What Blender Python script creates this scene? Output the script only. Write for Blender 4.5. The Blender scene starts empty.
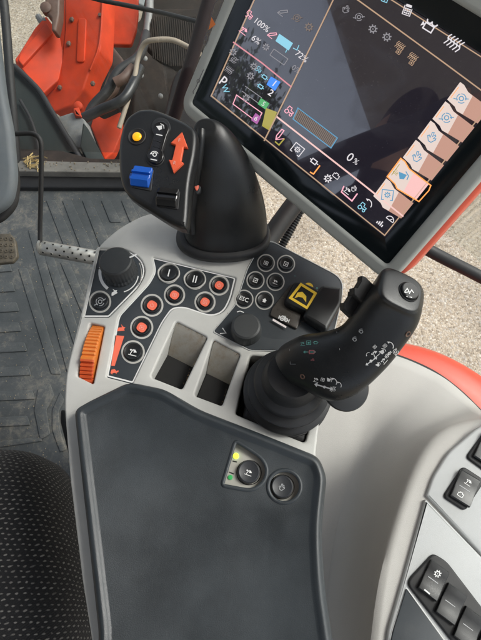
import bpy, bmesh, math, random
from mathutils import Vector, Matrix
from mathutils.bvhtree import BVHTree
random.seed(7)
R = math.radians
PI = math.pi
SC = bpy.context.scene
COL = SC.collection

# ------------------------------------------------------------------ camera
FPX, CX, CY = 464.0, 240.5, 320.0
PITCH = R(25)
CAM = Vector((0, 0, 0.42))
RT = Vector((1, 0, 0)); UP = Vector((0, math.cos(PITCH), math.sin(PITCH))); FW = Vector((0, math.sin(PITCH), -math.cos(PITCH)))
cd = bpy.data.cameras.new('camera'); cam = bpy.data.objects.new('camera', cd); COL.objects.link(cam)
cam.location = CAM; cam.rotation_euler = (PITCH, 0, 0)
cd.sensor_fit = 'VERTICAL'; cd.sensor_height = 24; cd.lens = 24*FPX/640
cd.clip_start = 0.01; cd.clip_end = 300
SC.camera = cam

def ray(px, py): return RT*((px-CX)/FPX) + UP*((CY-py)/FPX) + FW
def at(px, py, d): return CAM + ray(px, py)*d            # a point at distance d in front of the lens
def atz(px, py, z):
    r = ray(px, py); return CAM + r*((z-CAM.z)/r.z)
def dirv(x, y, b): return (RT*x + UP*y - FW*b).normalized()

class Pl:
    def __init__(s, o, n, u=None):
        s.o = Vector(o); s.n = Vector(n).normalized()
        u = Vector(u) if u is not None else Vector((1, 0, 0))
        s.u = (u - s.n*u.dot(s.n)).normalized(); s.v = s.n.cross(s.u)
    def P(s, px, py, lift=0.0):
        r = ray(px, py); o = s.o + s.n*lift
        return CAM + r*((o-CAM).dot(s.n)/r.dot(s.n))
    def L(s, px, py, lift=0.0):
        p = s.P(px, py, lift) - s.o
        return (p.dot(s.u), p.dot(s.v))
    def W(s, u, v, w=0): return s.o + s.u*u + s.v*v + s.n*w
    def k(s, px, py): return (s.P(px+1, py)-s.P(px, py)).length
    def up(s, w): return Pl(s.o+s.n*w, s.n, s.u)
def ZP(z): return Pl((0, 0, z), (0, 0, 1))

# ------------------------------------------------------------------ materials
MATS = {}
def nt(name):
    m = bpy.data.materials.new(name); m.use_nodes = True
    return m, m.node_tree, m.node_tree.nodes['Principled BSDF']
def plastic(name, col, rough=.5, var=.06, grain=2500, bump=.05, dust=0.0, dustcol=(.35, .32, .27), metal=0, spec=.5, vscale=18, coat=0, rvar=.08):
    m, t, b = nt(name); N = t.nodes; K = t.links
    tc = N.new('ShaderNodeTexCoord')
    n1 = N.new('ShaderNodeTexNoise'); n1.inputs['Scale'].default_value = vscale; n1.inputs['Detail'].default_value = 6; n1.inputs['Roughness'].default_value = .65
    K.new(tc.outputs['Object'], n1.inputs['Vector'])
    mr = N.new('ShaderNodeMapRange'); mr.inputs[3].default_value = 1-var*2; mr.inputs[4].default_value = 1+var*2
    mr.inputs[1].default_value = .25; mr.inputs[2].default_value = .75
    K.new(n1.outputs['Fac'], mr.inputs[0])
    mx = N.new('ShaderNodeMix'); mx.data_type = 'RGBA'; mx.blend_type = 'MULTIPLY'; mx.inputs[0].default_value = 1
    mx.inputs[6].default_value = (*col, 1); K.new(mr.outputs[0], mx.inputs[7])
    out = mx.outputs[2]
    if dust > 0:
        n3 = N.new('ShaderNodeTexNoise'); n3.inputs['Scale'].default_value = vscale*2.3; n3.inputs['Detail'].default_value = 9; n3.inputs['Roughness'].default_value = .75
        K.new(tc.outputs['Object'], n3.inputs['Vector'])
        r3 = N.new('ShaderNodeMapRange'); r3.inputs[1].default_value = .48; r3.inputs[2].default_value = .78; r3.inputs[3].default_value = dust*.15; r3.inputs[4].default_value = dust
        K.new(n3.outputs['Fac'], r3.inputs[0])
        m3 = N.new('ShaderNodeMix'); m3.data_type = 'RGBA'; K.new(r3.outputs[0], m3.inputs[0]); K.new(out, m3.inputs[6]); m3.inputs[7].default_value = (*dustcol, 1)
        out = m3.outputs[2]
    K.new(out, b.inputs['Base Color'])
    rr = N.new('ShaderNodeMapRange'); rr.inputs[1].default_value = .3; rr.inputs[2].default_value = .7; rr.inputs[3].default_value = max(.02, rough-rvar); rr.inputs[4].default_value = min(1, rough+rvar)
    K.new(n1.outputs['Fac'], rr.inputs[0]); K.new(rr.outputs[0], b.inputs['Roughness'])
    b.inputs['Metallic'].default_value = metal; b.inputs['Specular IOR Level'].default_value = spec
    b.inputs['Coat Weight'].default_value = coat; b.inputs['Coat Roughness'].default_value = .15
    if bump > 0:
        n2 = N.new('ShaderNodeTexNoise'); n2.inputs['Scale'].default_value = grain; n2.inputs['Detail'].default_value = 2
        K.new(tc.outputs['Object'], n2.inputs['Vector'])
        bp = N.new('ShaderNodeBump'); bp.inputs['Strength'].default_value = bump*4; bp.inputs['Distance'].default_value = .0003
        K.new(n2.outputs['Fac'], bp.inputs['Height']); K.new(bp.outputs[0], b.inputs['Normal'])
    MATS[name] = m
    return m
def flat(name, col, rough=.5, emit=0, ecol=None):
    m, t, b = nt(name)
    b.inputs['Base Color'].default_value = (*col, 1); b.inputs['Roughness'].default_value = rough
    if emit: b.inputs['Emission Color'].default_value = (*(ecol or col), 1); b.inputs['Emission Strength'].default_value = emit
    MATS[name] = m; return m

GREY = plastic('light_grey_plastic', (.52, .52, .495), .45, .04, dust=.16, bump=.16)
RAMP = plastic('stained_shaded_ramp', (.28, .275, .25), .5, .08, dust=.85, dustcol=(.17, .11, .055), bump=.1, vscale=34)  # brown stains are dirt; grey base darkened for shade inside the wells
GREYW = plastic('warm_grey_trim', (.46, .445, .42), .58, .04, dust=.12, bump=.2, grain=1500, vscale=6)
GREYC = plastic('cool_grey_plastic', (.43, .44, .44), .48, .03, dust=.10, bump=.12)
PAD = plastic('armrest_vinyl', (.024, .030, .035), .44, .2, grain=1300, bump=.11, dust=.12, dustcol=(.09, .093, .095), vscale=11, rvar=.12)
PANEL = plastic('button_panel', (.030, .037, .044), .42, .05, dust=.06)
BLACK = plastic('black_plastic', (.010, .011, .012), .33, .1, dust=.03, dustcol=(.2, .2, .19), bump=.08)
BLACKM = plastic('black_matt', (.013, .013, .014), .6, .1, dust=.05, dustcol=(.2, .19, .17))
RUBBER = plastic('black_rubber', (.016, .0165, .018), .5, .1, dust=.06, dustcol=(.16, .16, .15), bump=.1)
GLOSSB = plastic('black_gloss', (.010, .010, .011), .2, .05, bump=0, dust=.03, dustcol=(.2, .2, .19))
KNOB = plastic('knob_grey', (.03, .033, .035), .5, .08, dust=.05)
SOCK = plastic('deep_black', (.006, .006, .006), .8, .1)
REDP = plastic('red_plastic', (.62, .09, .035), .45, .05)
REDI = flat('red_print', (.85, .16, .09), .5)
WHITE = flat('white_print', (.75, .75, .74), .55)
DIMW = flat('dim_print', (.35, .36, .37), .55)
TEAL = flat('teal_print', (.10, .30, .27), .5)
PALEP = flat('pale_pink_print', (.80, .36, .30), .5)
PINKD = flat('pink_print', (.30, .10, .11), .5)
BLUE = plastic('blue_plastic', (.008, .10, .50), .4, .06)
AMBER = flat('amber_lamp', (.85, .38, .01), .25, .35, (1, .42, .01))
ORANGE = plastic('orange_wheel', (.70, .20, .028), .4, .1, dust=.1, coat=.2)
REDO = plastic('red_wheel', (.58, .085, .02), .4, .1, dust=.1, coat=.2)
YEL = flat('yellow_print', (.85, .56, .04), .5)
LEDY = flat('led_lit', (.5, .8, .05), .3, 1.6, (.55, .95, .03))
LEDG = flat('led_dim', (.03, .28, .08), .3, .15, (.05, .5, .12))
RINGW = plastic('ring_print', (.46, .45, .42), .5, .1, bump=0)
MET = plastic('worn_metal', (.42, .42, .40), .42, .15, dust=.35, dustcol=(.25, .22, .17), metal=.6, vscale=60)
BEZ = plastic('bezel_grey', (.44, .46, .43), .45, .04, dust=.08)
MAROON = plastic('maroon_trim', (.018, .009, .010), .6, .1, spec=.3)
REDPAINT = plastic('red_paint', (.50, .042, .010), .6, .18, dust=.45, dustcol=(.22, .05, .022), spec=.25, bump=0, vscale=7, rvar=.15)
REDPAINT2 = plastic('red_fender_paint', (.60, .065, .030), .35, .04, dust=.06, bump=0)
REDBACK = plastic('red_housing', (.72, .11, .06), .4, .04)
GREASE = plastic('greasy_black', (.016, .013, .011), .8, .3, dust=.30, dustcol=(.10, .07, .05), bump=0, vscale=9, spec=.2)
BROWN = plastic('rusty_cast', (.10, .055, .04), .6, .3, dust=.4, dustcol=(.2, .15, .11), bump=0, vscale=8)
STEEL = plastic('dusty_steel', (.16, .17, .175), .5, .2, dust=.6, dustcol=(.33, .29, .23), bump=0, vscale=22)
TEALB = plastic('dark_teal_plastic', (.010, .017, .017), .75, .2, dust=.2, dustcol=(.08, .08, .065), bump=0, vscale=6, spec=.3)
COLG = plastic('blue_grey_plastic', (.105, .125, .14), .5, .1, dust=.15, bump=.1, vscale=7)
TAN = plastic('tan_hose', (.30, .25, .19), .6, .1, dust=.3)
SILL = plastic('dusty_sill', (.17, .16, .14), .6, .2, dust=.5, vscale=15)
STRAW = flat('straw', (.50, .38, .18), .8)

def mat_mat():   # rubber floor mat with scuffs and dry mud
    m, t, b = nt('floor_rubber'); N = t.nodes; K = t.links
    tc = N.new('ShaderNodeTexCoord')
    n1 = N.new('ShaderNodeTexNoise'); n1.inputs['Scale'].default_value = 7; n1.inputs['Detail'].default_value = 10; n1.inputs['Roughness'].default_value = .7
    n2 = N.new('ShaderNodeTexNoise'); n2.inputs['Scale'].default_value = 55; n2.inputs['Detail'].default_value = 8; n2.inputs['Roughness'].default_value = .8; n2.inputs['Distortion'].default_value = .6
    K.new(tc.outputs['Object'], n1.inputs[0]); K.new(tc.outputs['Object'], n2.inputs[0])
    cr = N.new('ShaderNodeValToRGB'); K.new(n1.outputs['Fac'], cr.inputs[0])
    cr.color_ramp.elements[0].position = .35; cr.color_ramp.elements[0].color = (.048, .054, .056, 1)
    cr.color_ramp.elements[1].position = .75; cr.color_ramp.elements[1].color = (.105, .110, .111, 1)
    mu = N.new('ShaderNodeMath'); mu.operation = 'MULTIPLY'; K.new(n1.outputs['Fac'], mu.inputs[0]); K.new(n2.outputs['Fac'], mu.inputs[1])
    r = N.new('ShaderNodeMapRange'); K.new(mu.outputs[0], r.inputs[0]); r.inputs[1].default_value = .25; r.inputs[2].default_value = .40; r.inputs[4].default_value = .8
    mx = N.new('ShaderNodeMix'); mx.data_type = 'RGBA'; K.new(r.outputs[0], mx.inputs[0]); K.new(cr.outputs[0], mx.inputs[6]); mx.inputs[7].default_value = (.24, .215, .175, 1)
    K.new(mx.outputs[2], b.inputs['Base Color']); b.inputs['Roughness'].default_value = .55
    bp = N.new('ShaderNodeBump'); bp.inputs['Strength'].default_value = .5; bp.inputs['Distance'].default_value = .002; K.new(n2.outputs['Fac'], bp.inputs['Height']); K.new(bp.outputs[0], b.inputs['Normal'])
    return m
MATR = mat_mat()
def mat_gravel():
    m, t, b = nt('exposed_aggregate'); N = t.nodes; K = t.links
    tc = N.new('ShaderNodeTexCoord')
    v = N.new('ShaderNodeTexVoronoi'); v.inputs['Scale'].default_value = 118; v.inputs['Randomness'].default_value = 1
    K.new(tc.outputs['Object'], v.inputs['Vector'])
    s = N.new('ShaderNodeSeparateColor'); K.new(v.outputs['Color'], s.inputs[0])
    cr = N.new('ShaderNodeValToRGB'); K.new(s.outputs[0], cr.inputs[0]); e = cr.color_ramp.elements
    e[0].position = 0; e[0].color = (.20, .165, .12, 1); e[1].position = 1; e[1].color = (.58, .52, .42, 1)
    for p, c in ((.2, (.33, .275, .20)), (.45, (.40, .34, .255)), (.7, (.44, .38, .29)), (.88, (.37, .34, .29))):
        x = e.new(p); x.color = (*c, 1)
    n1 = N.new('ShaderNodeTexNoise'); n1.inputs['Scale'].default_value = 3; n1.inputs['Detail'].default_value = 8; K.new(tc.outputs['Object'], n1.inputs[0])
    mr = N.new('ShaderNodeMapRange'); K.new(n1.outputs['Fac'], mr.inputs[0]); mr.inputs[1].default_value = .3; mr.inputs[2].default_value = .7; mr.inputs[3].default_value = .8; mr.inputs[4].default_value = 1.1
    dr = N.new('ShaderNodeMapRange'); K.new(v.outputs['Distance'], dr.inputs[0]); dr.inputs[1].default_value = .25; dr.inputs[2].default_value = .75; dr.inputs[3].default_value = 1.0; dr.inputs[4].default_value = .82
    m1 = N.new('ShaderNodeMath'); m1.operation = 'MULTIPLY'; K.new(mr.outputs[0], m1.inputs[0]); K.new(dr.outputs[0], m1.inputs[1])
    mx = N.new('ShaderNodeMix'); mx.data_type = 'RGBA'; mx.blend_type = 'MULTIPLY'; mx.inputs[0].default_value = 1; K.new(cr.outputs[0], mx.inputs[6]); K.new(m1.outputs[0], mx.inputs[7])
    K.new(mx.outputs[2], b.inputs['Base Color']); b.inputs['Roughness'].default_value = .85
    bp = N.new('ShaderNodeBump'); bp.inputs['Strength'].default_value = .45; bp.inputs['Distance'].default_value = .005; bp.invert = True
    K.new(v.outputs['Distance'], bp.inputs['Height']); K.new(bp.outputs[0], b.inputs['Normal'])
    return m
GRAVEL = mat_gravel()
def mat_fabric():   # black weave with staggered pale stitches
    m, t, b = nt('seat_weave'); N = t.nodes; K = t.links
    tc = N.new('ShaderNodeUVMap'); tc.uv_map = 'UVMap'
    sp = N.new('ShaderNodeSeparateXYZ'); K.new(tc.outputs['UV'], sp.inputs[0])
    def mth(op, a, c=None):
        n = N.new('ShaderNodeMath'); n.operation = op
        for i, q in enumerate((a, c)):
            if q is None: continue
            if isinstance(q, (int, float)): n.inputs[i].default_value = q
            else: K.new(q, n.inputs[i])
        return n.outputs[0]
    nz = N.new('ShaderNodeTexNoise'); nz.inputs['Scale'].default_value = 120; K.new(tc.outputs['UV'], nz.inputs[0])
    nz2 = N.new('ShaderNodeTexNoise'); nz2.inputs['Scale'].default_value = 900; K.new(tc.outputs['UV'], nz2.inputs[0])
    wob = mth('MULTIPLY', mth('SUBTRACT', nz.outputs['Fac'], .5), .8)
    u = mth('ADD', mth('MULTIPLY', sp.outputs[0], 1/.0076), wob); v = mth('ADD', mth('MULTIPLY', sp.outputs[1], 1/.0052), wob)
    row = mth('FLOOR', v)
    u2 = mth('ADD', u, mth('MULTIPLY', row, .5))
    fu = mth('SUBTRACT', mth('FRACT', u2), .5); fv = mth('SUBTRACT', mth('FRACT', v), .5)
    q = mth('ADD', fv, mth('MULTIPLY', fu, -.12))
    d = mth('SQRT', mth('ADD', mth('POWER', mth('MULTIPLY', mth('ABSOLUTE', fu), 3.4), 2), mth('POWER', mth('MULTIPLY', mth('ABSOLUTE', q), 4.6), 2)))
    mr = N.new('ShaderNodeMapRange'); K.new(d, mr.inputs[0]); mr.inputs[1].default_value = .55; mr.inputs[2].default_value = .95; mr.inputs[3].default_value = 1; mr.inputs[4].default_value = 0
    wn = N.new('ShaderNodeTexWhiteNoise'); wn.noise_dimensions = '2D'
    cv = N.new('ShaderNodeCombineXYZ'); K.new(mth('FLOOR', u2), cv.inputs[0]); K.new(row, cv.inputs[1]); K.new(cv.outputs[0], wn.inputs['Vector'])
    msk = mth('MULTIPLY', mr.outputs[0], mth('ADD', mth('MULTIPLY', wn.outputs['Value'], .6), .4))
    mx = N.new('ShaderNodeMix'); mx.data_type = 'RGBA'; K.new(msk, mx.inputs[0]); mx.inputs[6].default_value = (.008, .008, .009, 1); mx.inputs[7].default_value = (.25, .24, .22, 1)
    K.new(mx.outputs[2], b.inputs['Base Color']); b.inputs['Roughness'].default_value = .9; b.inputs['Sheen Weight'].default_value = .05
    # fine weave bump: small diamonds
    w = mth('ADD', mth('SINE', mth('MULTIPLY', mth('ADD', u, v), 12.566)), mth('SINE', mth('MULTIPLY', mth('SUBTRACT', u, v), 12.566)))
    hh = mth('ADD', mth('MULTIPLY', w, .15), mth('ADD', msk, nz2.outputs['Fac']))
    bp = N.new('ShaderNodeBump'); bp.inputs['Strength'].default_value = .9; bp.inputs['Distance'].default_value = .0012; K.new(hh, bp.inputs['Height']); K.new(bp.outputs[0], b.inputs['Normal'])
    return m
FABRIC = mat_fabric()
def mat_glass(name, tint, fac):
    m = bpy.data.materials.new(name); m.use_nodes = True; t = m.node_tree; N = t.nodes; K = t.links
    N.remove(N['Principled BSDF']); out = N['Material Output']
    tr = N.new('ShaderNodeBsdfTransparent'); tr.inputs[0].default_value = (*tint, 1)
    gl = N.new('ShaderNodeBsdfGlossy'); gl.inputs['Roughness'].default_value = .02
    lw = N.new('ShaderNodeLayerWeight'); lw.inputs['Blend'].default_value = .5
    pw = N.new('ShaderNodeMath'); pw.operation = 'POWER'; K.new(lw.outputs['Facing'], pw.inputs[0]); pw.inputs[1].default_value = 5
    mr = N.new('ShaderNodeMapRange'); K.new(pw.outputs[0], mr.inputs[0]); mr.inputs[3].default_value = fac; mr.inputs[4].default_value = .5
    mx = N.new('ShaderNodeMixShader'); K.new(mr.outputs[0], mx.inputs[0]); K.new(tr.outputs[0], mx.inputs[1]); K.new(gl.outputs[0], mx.inputs[2]); K.new(mx.outputs[0], out.inputs[0])
    return m
GLASS = mat_glass('window_glass', (.92, .94, .93), .014)
def mat_screen():
    m, t, b = nt('lcd_glass'); b.inputs['Base Color'].default_value = (.010, .010, .013, 1); b.inputs['Roughness'].default_value = .06
    b.inputs['Emission Color'].default_value = (.12, .10, .16, 1); b.inputs['Emission Strength'].default_value = .06
    b.inputs['Specular IOR Level'].default_value = 1.0; b.inputs['Coat Weight'].default_value = 1.0; b.inputs['Coat IOR'].default_value = 2.0; b.inputs['Coat Roughness'].default_value = .02
    N = t.nodes; K = t.links; tc = N.new('ShaderNodeTexCoord'); nz = N.new('ShaderNodeTexNoise'); nz.inputs['Scale'].default_value = 26; nz.inputs['Detail'].default_value = 9; nz.inputs['Distortion'].default_value = 1.5
    K.new(tc.outputs['Object'], nz.inputs[0]); mr = N.new('ShaderNodeMapRange'); mr.inputs[1].default_value = .45; mr.inputs[2].default_value = .75; mr.inputs[3].default_value = .04; mr.inputs[4].default_value = .30
    K.new(nz.outputs['Fac'], mr.inputs[0]); K.new(mr.outputs[0], b.inputs['Roughness'])
    sp = N.new('ShaderNodeTexNoise'); sp.inputs['Scale'].default_value = 1100; K.new(tc.outputs['Object'], sp.inputs[0])
    m2 = N.new('ShaderNodeMapRange'); m2.inputs[1].default_value = .70; m2.inputs[2].default_value = .78; K.new(sp.outputs['Fac'], m2.inputs[0])
    mx = N.new('ShaderNodeMix'); mx.data_type = 'RGBA'; K.new(m2.outputs[0], mx.inputs[0]); mx.inputs[6].default_value = (.010, .010, .013, 1); mx.inputs[7].default_value = (.16, .16, .16, 1); K.new(mx.outputs[2], b.inputs['Base Color'])
    return m
SCREEN = mat_screen()
BORDER = flat('screen_border', (.008, .012, .014), .12)
def glow(name, col, s):
    m, t, b = nt(name); b.inputs['Base Color'].default_value = (.01, .01, .01, 1); b.inputs['Roughness'].default_value = .08
    b.inputs['Emission Color'].default_value = (*col, 1); b.inputs['Emission Strength'].default_value = s
    return m
G_WHITE = glow('lit_white', (.80, .76, .79), .52); G_TAN = glow('lit_tan', (.75, .50, .33), .36); G_PINKL = glow('lit_pinkline', (.85, .33, .38), .45)
G_CYAN = glow('lit_cyan', (.30, .68, .85), .5); G_BLUE = glow('lit_blue', (.05, .22, .80), .7); G_TAB = glow('lit_tab', (.55, .31, .24), .55)
G_TABW = glow('lit_tab_pale', (.78, .64, .58), .55); G_ICB = glow('lit_icon_blue', (.10, .30, .48), .6); G_ORANGE = glow('lit_orange', (.9, .30, .08), .8)
G_DIM = glow('lit_dim', (.30, .29, .31), .5); G_GREEN = glow('lit_green', (.10, .45, .16), .5); G_PINK = glow('lit_pink', (.80, .36, .44), .7)
G_YEL = glow('lit_yellow', (.55, .48, .10), .4); G_MAG = glow('lit_magenta', (.45, .13, .40), .5); G_BAR = glow('lit_bar', (.22, .17, .14), .5)
G_DARK = glow('lit_dark', (.03, .028, .035), .4)

# ------------------------------------------------------------------ object helpers
def base(name, label, cat, loc=(0, 0, 0), group=None):
    o = bpy.data.objects.new(name, None); COL.objects.link(o); o.location = loc
    o.empty_display_size = .02
    o['label'] = label; o['category'] = cat
    if group: o['group'] = group
    return o
def fin(name, me, mat, parent=None, smooth=35):
    for p in me.polygons: p.use_smooth = True
    me.set_sharp_from_angle(angle=R(smooth))
    if not me.materials: me.materials.append(mat)
    me.name = name
    o = bpy.data.objects.new(name, me); COL.objects.link(o)
    if parent is not None:
        o.parent = parent
        if parent.type == 'EMPTY': o.location = -parent.location
    return o
def struct(o):
    o['kind'] = 'structure'; return o
def tag(o, label, cat, group=None):
    o['label'] = label; o['category'] = cat
    if group: o['group'] = group
    return o

def rp(pts, r=3, n=5):
    """round the corners of a polygon; a point may carry its own radius"""
    out = []; N = len(pts)
    for i in range(N):
        p0 = Vector(pts[i-1][:2]); p = Vector(pts[i][:2]); p1 = Vector(pts[(i+1) % N][:2])
        rr = pts[i][2] if len(pts[i]) > 2 else r
        a = min(rr, (p0-p).length*.48); c = min(rr, (p1-p).length*.48)
        if a < 1e-6 or c < 1e-6: out.append(tuple(p)); continue
        A = p+(p0-p).normalized()*a; B = p+(p1-p).normalized()*c
        for k in range(n+1):
            t = k/n; q = A*(1-t)**2 + p*2*t*(1-t) + B*t*t; out.append(tuple(q))
    return out
def cat(pts, n=8, closed=True):
    out = []; N = len(pts); P = [Vector(p) for p in pts]
    rng = range(N if closed else N-1)
    for i in rng:
        if closed: a, b, c, d = P[i-1], P[i], P[(i+1) % N], P[(i+2) % N]
        else:
            b, c = P[i], P[i+1]; a = P[i-1] if i > 0 else b*2-c; d = P[i+2] if i+2 < N else c*2-b
        for k in range(n):
            t = k/n
            out.append(.5*((2*b)+(c-a)*t+(2*a-5*b+4*c-d)*t*t+(3*b-a-3*c+d)*t**3))
    if not closed: out.append(P[-1])
    return out
def circ(cx, cy, r, n=32, ry=None, a0=0): return [(cx+r*math.cos(a0+2*PI*i/n), cy+(ry or r)*math.sin(a0+2*PI*i/n)) for i in range(n)]
def area(p): return sum(p[i-1][0]*p[i][1]-p[i][0]*p[i-1][1] for i in range(len(p)))/2

def plate(name, pl, outs, thick, bev, mat, parent=None, lift=0.0, res=3):
    """solid slab: front face on pl (+lift), thick behind it, outer outline then holes, all in photo pixels on that plane"""
    cu = bpy.data.curves.new(name, 'CURVE'); cu.dimensions = '2D'; cu.fill_mode = 'BOTH'
    for i, o in enumerate(outs):
        L = [pl.L(p[0], p[1], lift) for p in o]
        if (area(L) < 0) != (i > 0): L = L[::-1]
        s = cu.splines.new('POLY'); s.points.add(len(L)-1); s.use_cyclic_u = True
        for k, q in enumerate(L): s.points[k].co = (q[0], q[1], 0, 1)
    cu.extrude = max(thick/2-bev, 0); cu.bevel_depth = bev; cu.bevel_resolution = res; cu.offset = -bev
    ob = bpy.data.objects.new('tmp', cu)
    me = bpy.data.meshes.new_from_object(ob)
    bpy.data.objects.remove(ob); bpy.data.curves.remove(cu)
    M = Matrix((pl.u, pl.v, pl.n)).transposed().to_4x4(); M.translation = pl.o + pl.n*(lift-thick/2)
    me.transform(M)
    me.materials.clear()
    bm = bmesh.new(); bm.from_mesh(me); bmesh.ops.remove_doubles(bm, verts=bm.verts, dist=1e-6); bmesh.ops.recalc_face_normals(bm, faces=bm.faces); bm.to_mesh(me); bm.free()
    return fin(name, me, mat, parent)

def mesh(name, vs, fs, mat, parent=None, smooth=35):
    me = bpy.data.meshes.new(name); me.from_pydata([tuple(v) for v in vs], [], fs); me.update()
    bm = bmesh.new(); bm.from_mesh(me); bmesh.ops.recalc_face_normals(bm, faces=bm.faces); bm.to_mesh(me); bm.free()
    return fin(name, me, mat, parent, smooth)

def lathe(name, c, n, prof, mat, parent=None, seg=40, ribs=0, ribd=0, u=None, smooth=35, rng=None):
    n = Vector(n).normalized(); u = Vector(u) if u else (Vector((1, 0, 0)) if abs(n.x) < .8 else Vector((0, 1, 0)))
    u = (u-n*u.dot(n)).normalized(); v = n.cross(u); vs = []; fs = []
    for (r, h) in prof:
        for i in range(seg):
            a = 2*PI*i/seg; q = r
            if ribs and rng and rng[0] <= h <= rng[1]: q = r*(1-ribd*(.5+.5*math.cos(ribs*a)))
            vs.append(c+u*q*math.cos(a)+v*q*math.sin(a)+n*h)
    for k in range(len(prof)-1):
        for i in range(seg):
            j = (i+1) % seg; fs.append((k*seg+i, k*seg+j, (k+1)*seg+j, (k+1)*seg+i))
    fs.append(tuple(range(seg))[::-1]); fs.append(tuple(range((len(prof)-1)*seg, len(prof)*seg)))
    return mesh(name, vs, fs, mat, parent, smooth)

def tube(name, pts, r, mat, parent=None, seg=14, smoothn=6, rib=0, ribp=0):
    P = cat(pts, smoothn, False) if smoothn > 1 and len(pts) > 2 else [Vector(p) for p in pts]
    if rib:   # corrugated
        L = sum((P[i+1]-P[i]).length for i in range(len(P)-1)); nn = int(L/ribp*6); Q = []
        for k in range(nn+1):
            s = L*k/nn; i = 0
            while i < len(P)-2 and s > (P[i+1]-P[i]).length: s -= (P[i+1]-P[i]).length; i += 1
            Q.append(P[i].lerp(P[i+1], min(1, s/(P[i+1]-P[i]).length)))
        P = Q
    vs = []; fs = []; ref = None
    for i, p in enumerate(P):
        t = (P[min(i+1, len(P)-1)]-P[max(i-1, 0)]).normalized()
        if ref is None: ref = Vector((0, 0, 1)) if abs(t.z) < .9 else Vector((1, 0, 0))
        a = (ref-t*ref.dot(t)).normalized(); ref = a; b = t.cross(a)
        rr = r[min(len(r)-1, int(i/len(P)*len(r)))] if isinstance(r, (list, tuple)) else r
        if rib: rr = rr*(1+rib*math.sin(2*PI*i/6))
        for k in range(seg):
            q = 2*PI*k/seg; vs.append(p+a*rr*math.cos(q)+b*rr*math.sin(q))
    for i in range(len(P)-1):
        for k in range(seg):
            j = (k+1) % seg; fs.append((i*seg+k, i*seg+j, (i+1)*seg+j, (i+1)*seg+k))
    fs.append(tuple(range(seg))); fs.append(tuple(range((len(P)-1)*seg, len(P)*seg)))
    return mesh(name, vs, fs, mat, parent)

def loft(name, secs, mat, parent=None, seg=40, n=6, smooth=60):
    """secs: (center, axis a * radius, axis b * radius, superellipse exponent)"""
    K = [list(s[0])+list(s[1])+list(s[2])+[s[3]] for s in secs]
    V = []
    N = len(K)
    for i in range(N-1):
        b, c = K[i], K[i+1]; a = K[i-1] if i > 0 else b; d = K[i+2] if i+2 < N else c
        for k in range(n):
            t = k/n
            V.append([.5*(2*b[j]+(c[j]-a[j])*t+(2*a[j]-5*b[j]+4*c[j]-d[j])*t*t+(3*b[j]-a[j]-3*c[j]+d[j])*t**3) for j in range(10)])
    V.append(K[-1]); vs = []; fs = []
    for q in V:
        c = Vector(q[0:3]); A = Vector(q[3:6]); B = Vector(q[6:9]); e = 2/q[9]
        for k in range(seg):
            w = 2*PI*k/seg; cs, sn = math.cos(w), math.sin(w)
            vs.append(c+A*math.copysign(abs(cs)**e, cs)+B*math.copysign(abs(sn)**e, sn))
    for i in range(len(V)-1):
        for k in range(seg):
            j = (k+1) % seg; fs.append((i*seg+k, i*seg+j, (i+1)*seg+j, (i+1)*seg+k))
    fs.append(tuple(range(seg))); fs.append(tuple(range((len(V)-1)*seg, len(V)*seg)))
    return mesh(name, vs, fs, mat, parent, smooth)

PADRING = []
def puff(name, pl, out, prof, mat, parent=None, N=220, lift=0, uv=False, cap=True):
    """cushion: outline (photo pixels on pl) with an inset/height profile"""
    L = [Vector(pl.L(p[0], p[1], lift)) for p in out]
    if area(L) < 0: L = L[::-1]
    per = [(L[(i+1) % len(L)]-L[i]).length for i in range(len(L))]; T = sum(per); pts = []; i = 0; s = 0
    for k in range(N):
        t = T*k/N
        while s+per[i] < t: s += per[i]; i += 1
        pts.append(L[i].lerp(L[(i+1) % len(L)], (t-s)/per[i]))
    nrm = []
    for i in range(N):
        tg = (pts[(i+2) % N]-pts[i-2]).normalized(); nrm.append(Vector((-tg.y, tg.x)))
    def sdist(p):
        m = 1e9
        for a in range(N):
            A, B = pts[a], pts[(a+1) % N]; ab = B-A; t = max(0, min(1, (p-A).dot(ab)/max(ab.length_squared, 1e-12))); m = min(m, (A+ab*t-p).length_squared)
        return math.sqrt(m)
    rings = []
    for d, h in prof:
        c = [pts[i]+nrm[i]*d for i in range(N)]
        if d > .004:
            ok = [sdist(p) > d*.975 for p in c]
            good = [i for i in range(N) if ok[i]]
            for gi, a in enumerate(good):     # pull the folded stretch between two good points onto a line
                b = good[(gi+1) % len(good)]; span = (b-a) % N
                for k in range(1, span): c[(a+k) % N] = c[a].lerp(c[b], k/span)
            for _ in range(3): c = [c[i]*.5+(c[i-1]+c[(i+1) % N])*.25 for i in range(N)]
        rings.append((c, h))
    vs = []; fs = []; uvs = []; arc = [0.0]
    for k in range(len(rings)-1, 0, -1):
        arc.append(arc[-1]+math.hypot(prof[k][0]-prof[k-1][0], prof[k][1]-prof[k-1][1]))
    arc = arc[::-1]; dl = prof[-1][0]
    for (c, h), s_ in zip(rings, arc):
        for i, p in enumerate(c):
            vs.append(pl.W(p.x, p.y, h+lift)); q = rings[-1][0][i]-nrm[i]*s_; uvs.append((q.x, q.y))
    for k in range(len(rings)-1):
        for i in range(N):
            j = (i+1) % N; fs.append((k*N+i, k*N+j, (k+1)*N+j, (k+1)*N+i))
    fs.append(tuple(range(N))[::-1])
    if cap: fs.append(tuple(range((len(rings)-1)*N, len(rings)*N)))
    o = mesh(name, vs, fs, mat, parent, 60)
    if not cap: PADRING[:] = [(p.x, p.y) for p in rings[-1][0]]; o['_ring'] = 1; o['_h'] = rings[-1][1]
    if uv:
        ul = o.data.uv_layers.new(name='UVMap')
        for lp in o.data.loops: ul.data[lp.index].uv = uvs[lp.vertex_index]
    return o

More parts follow.
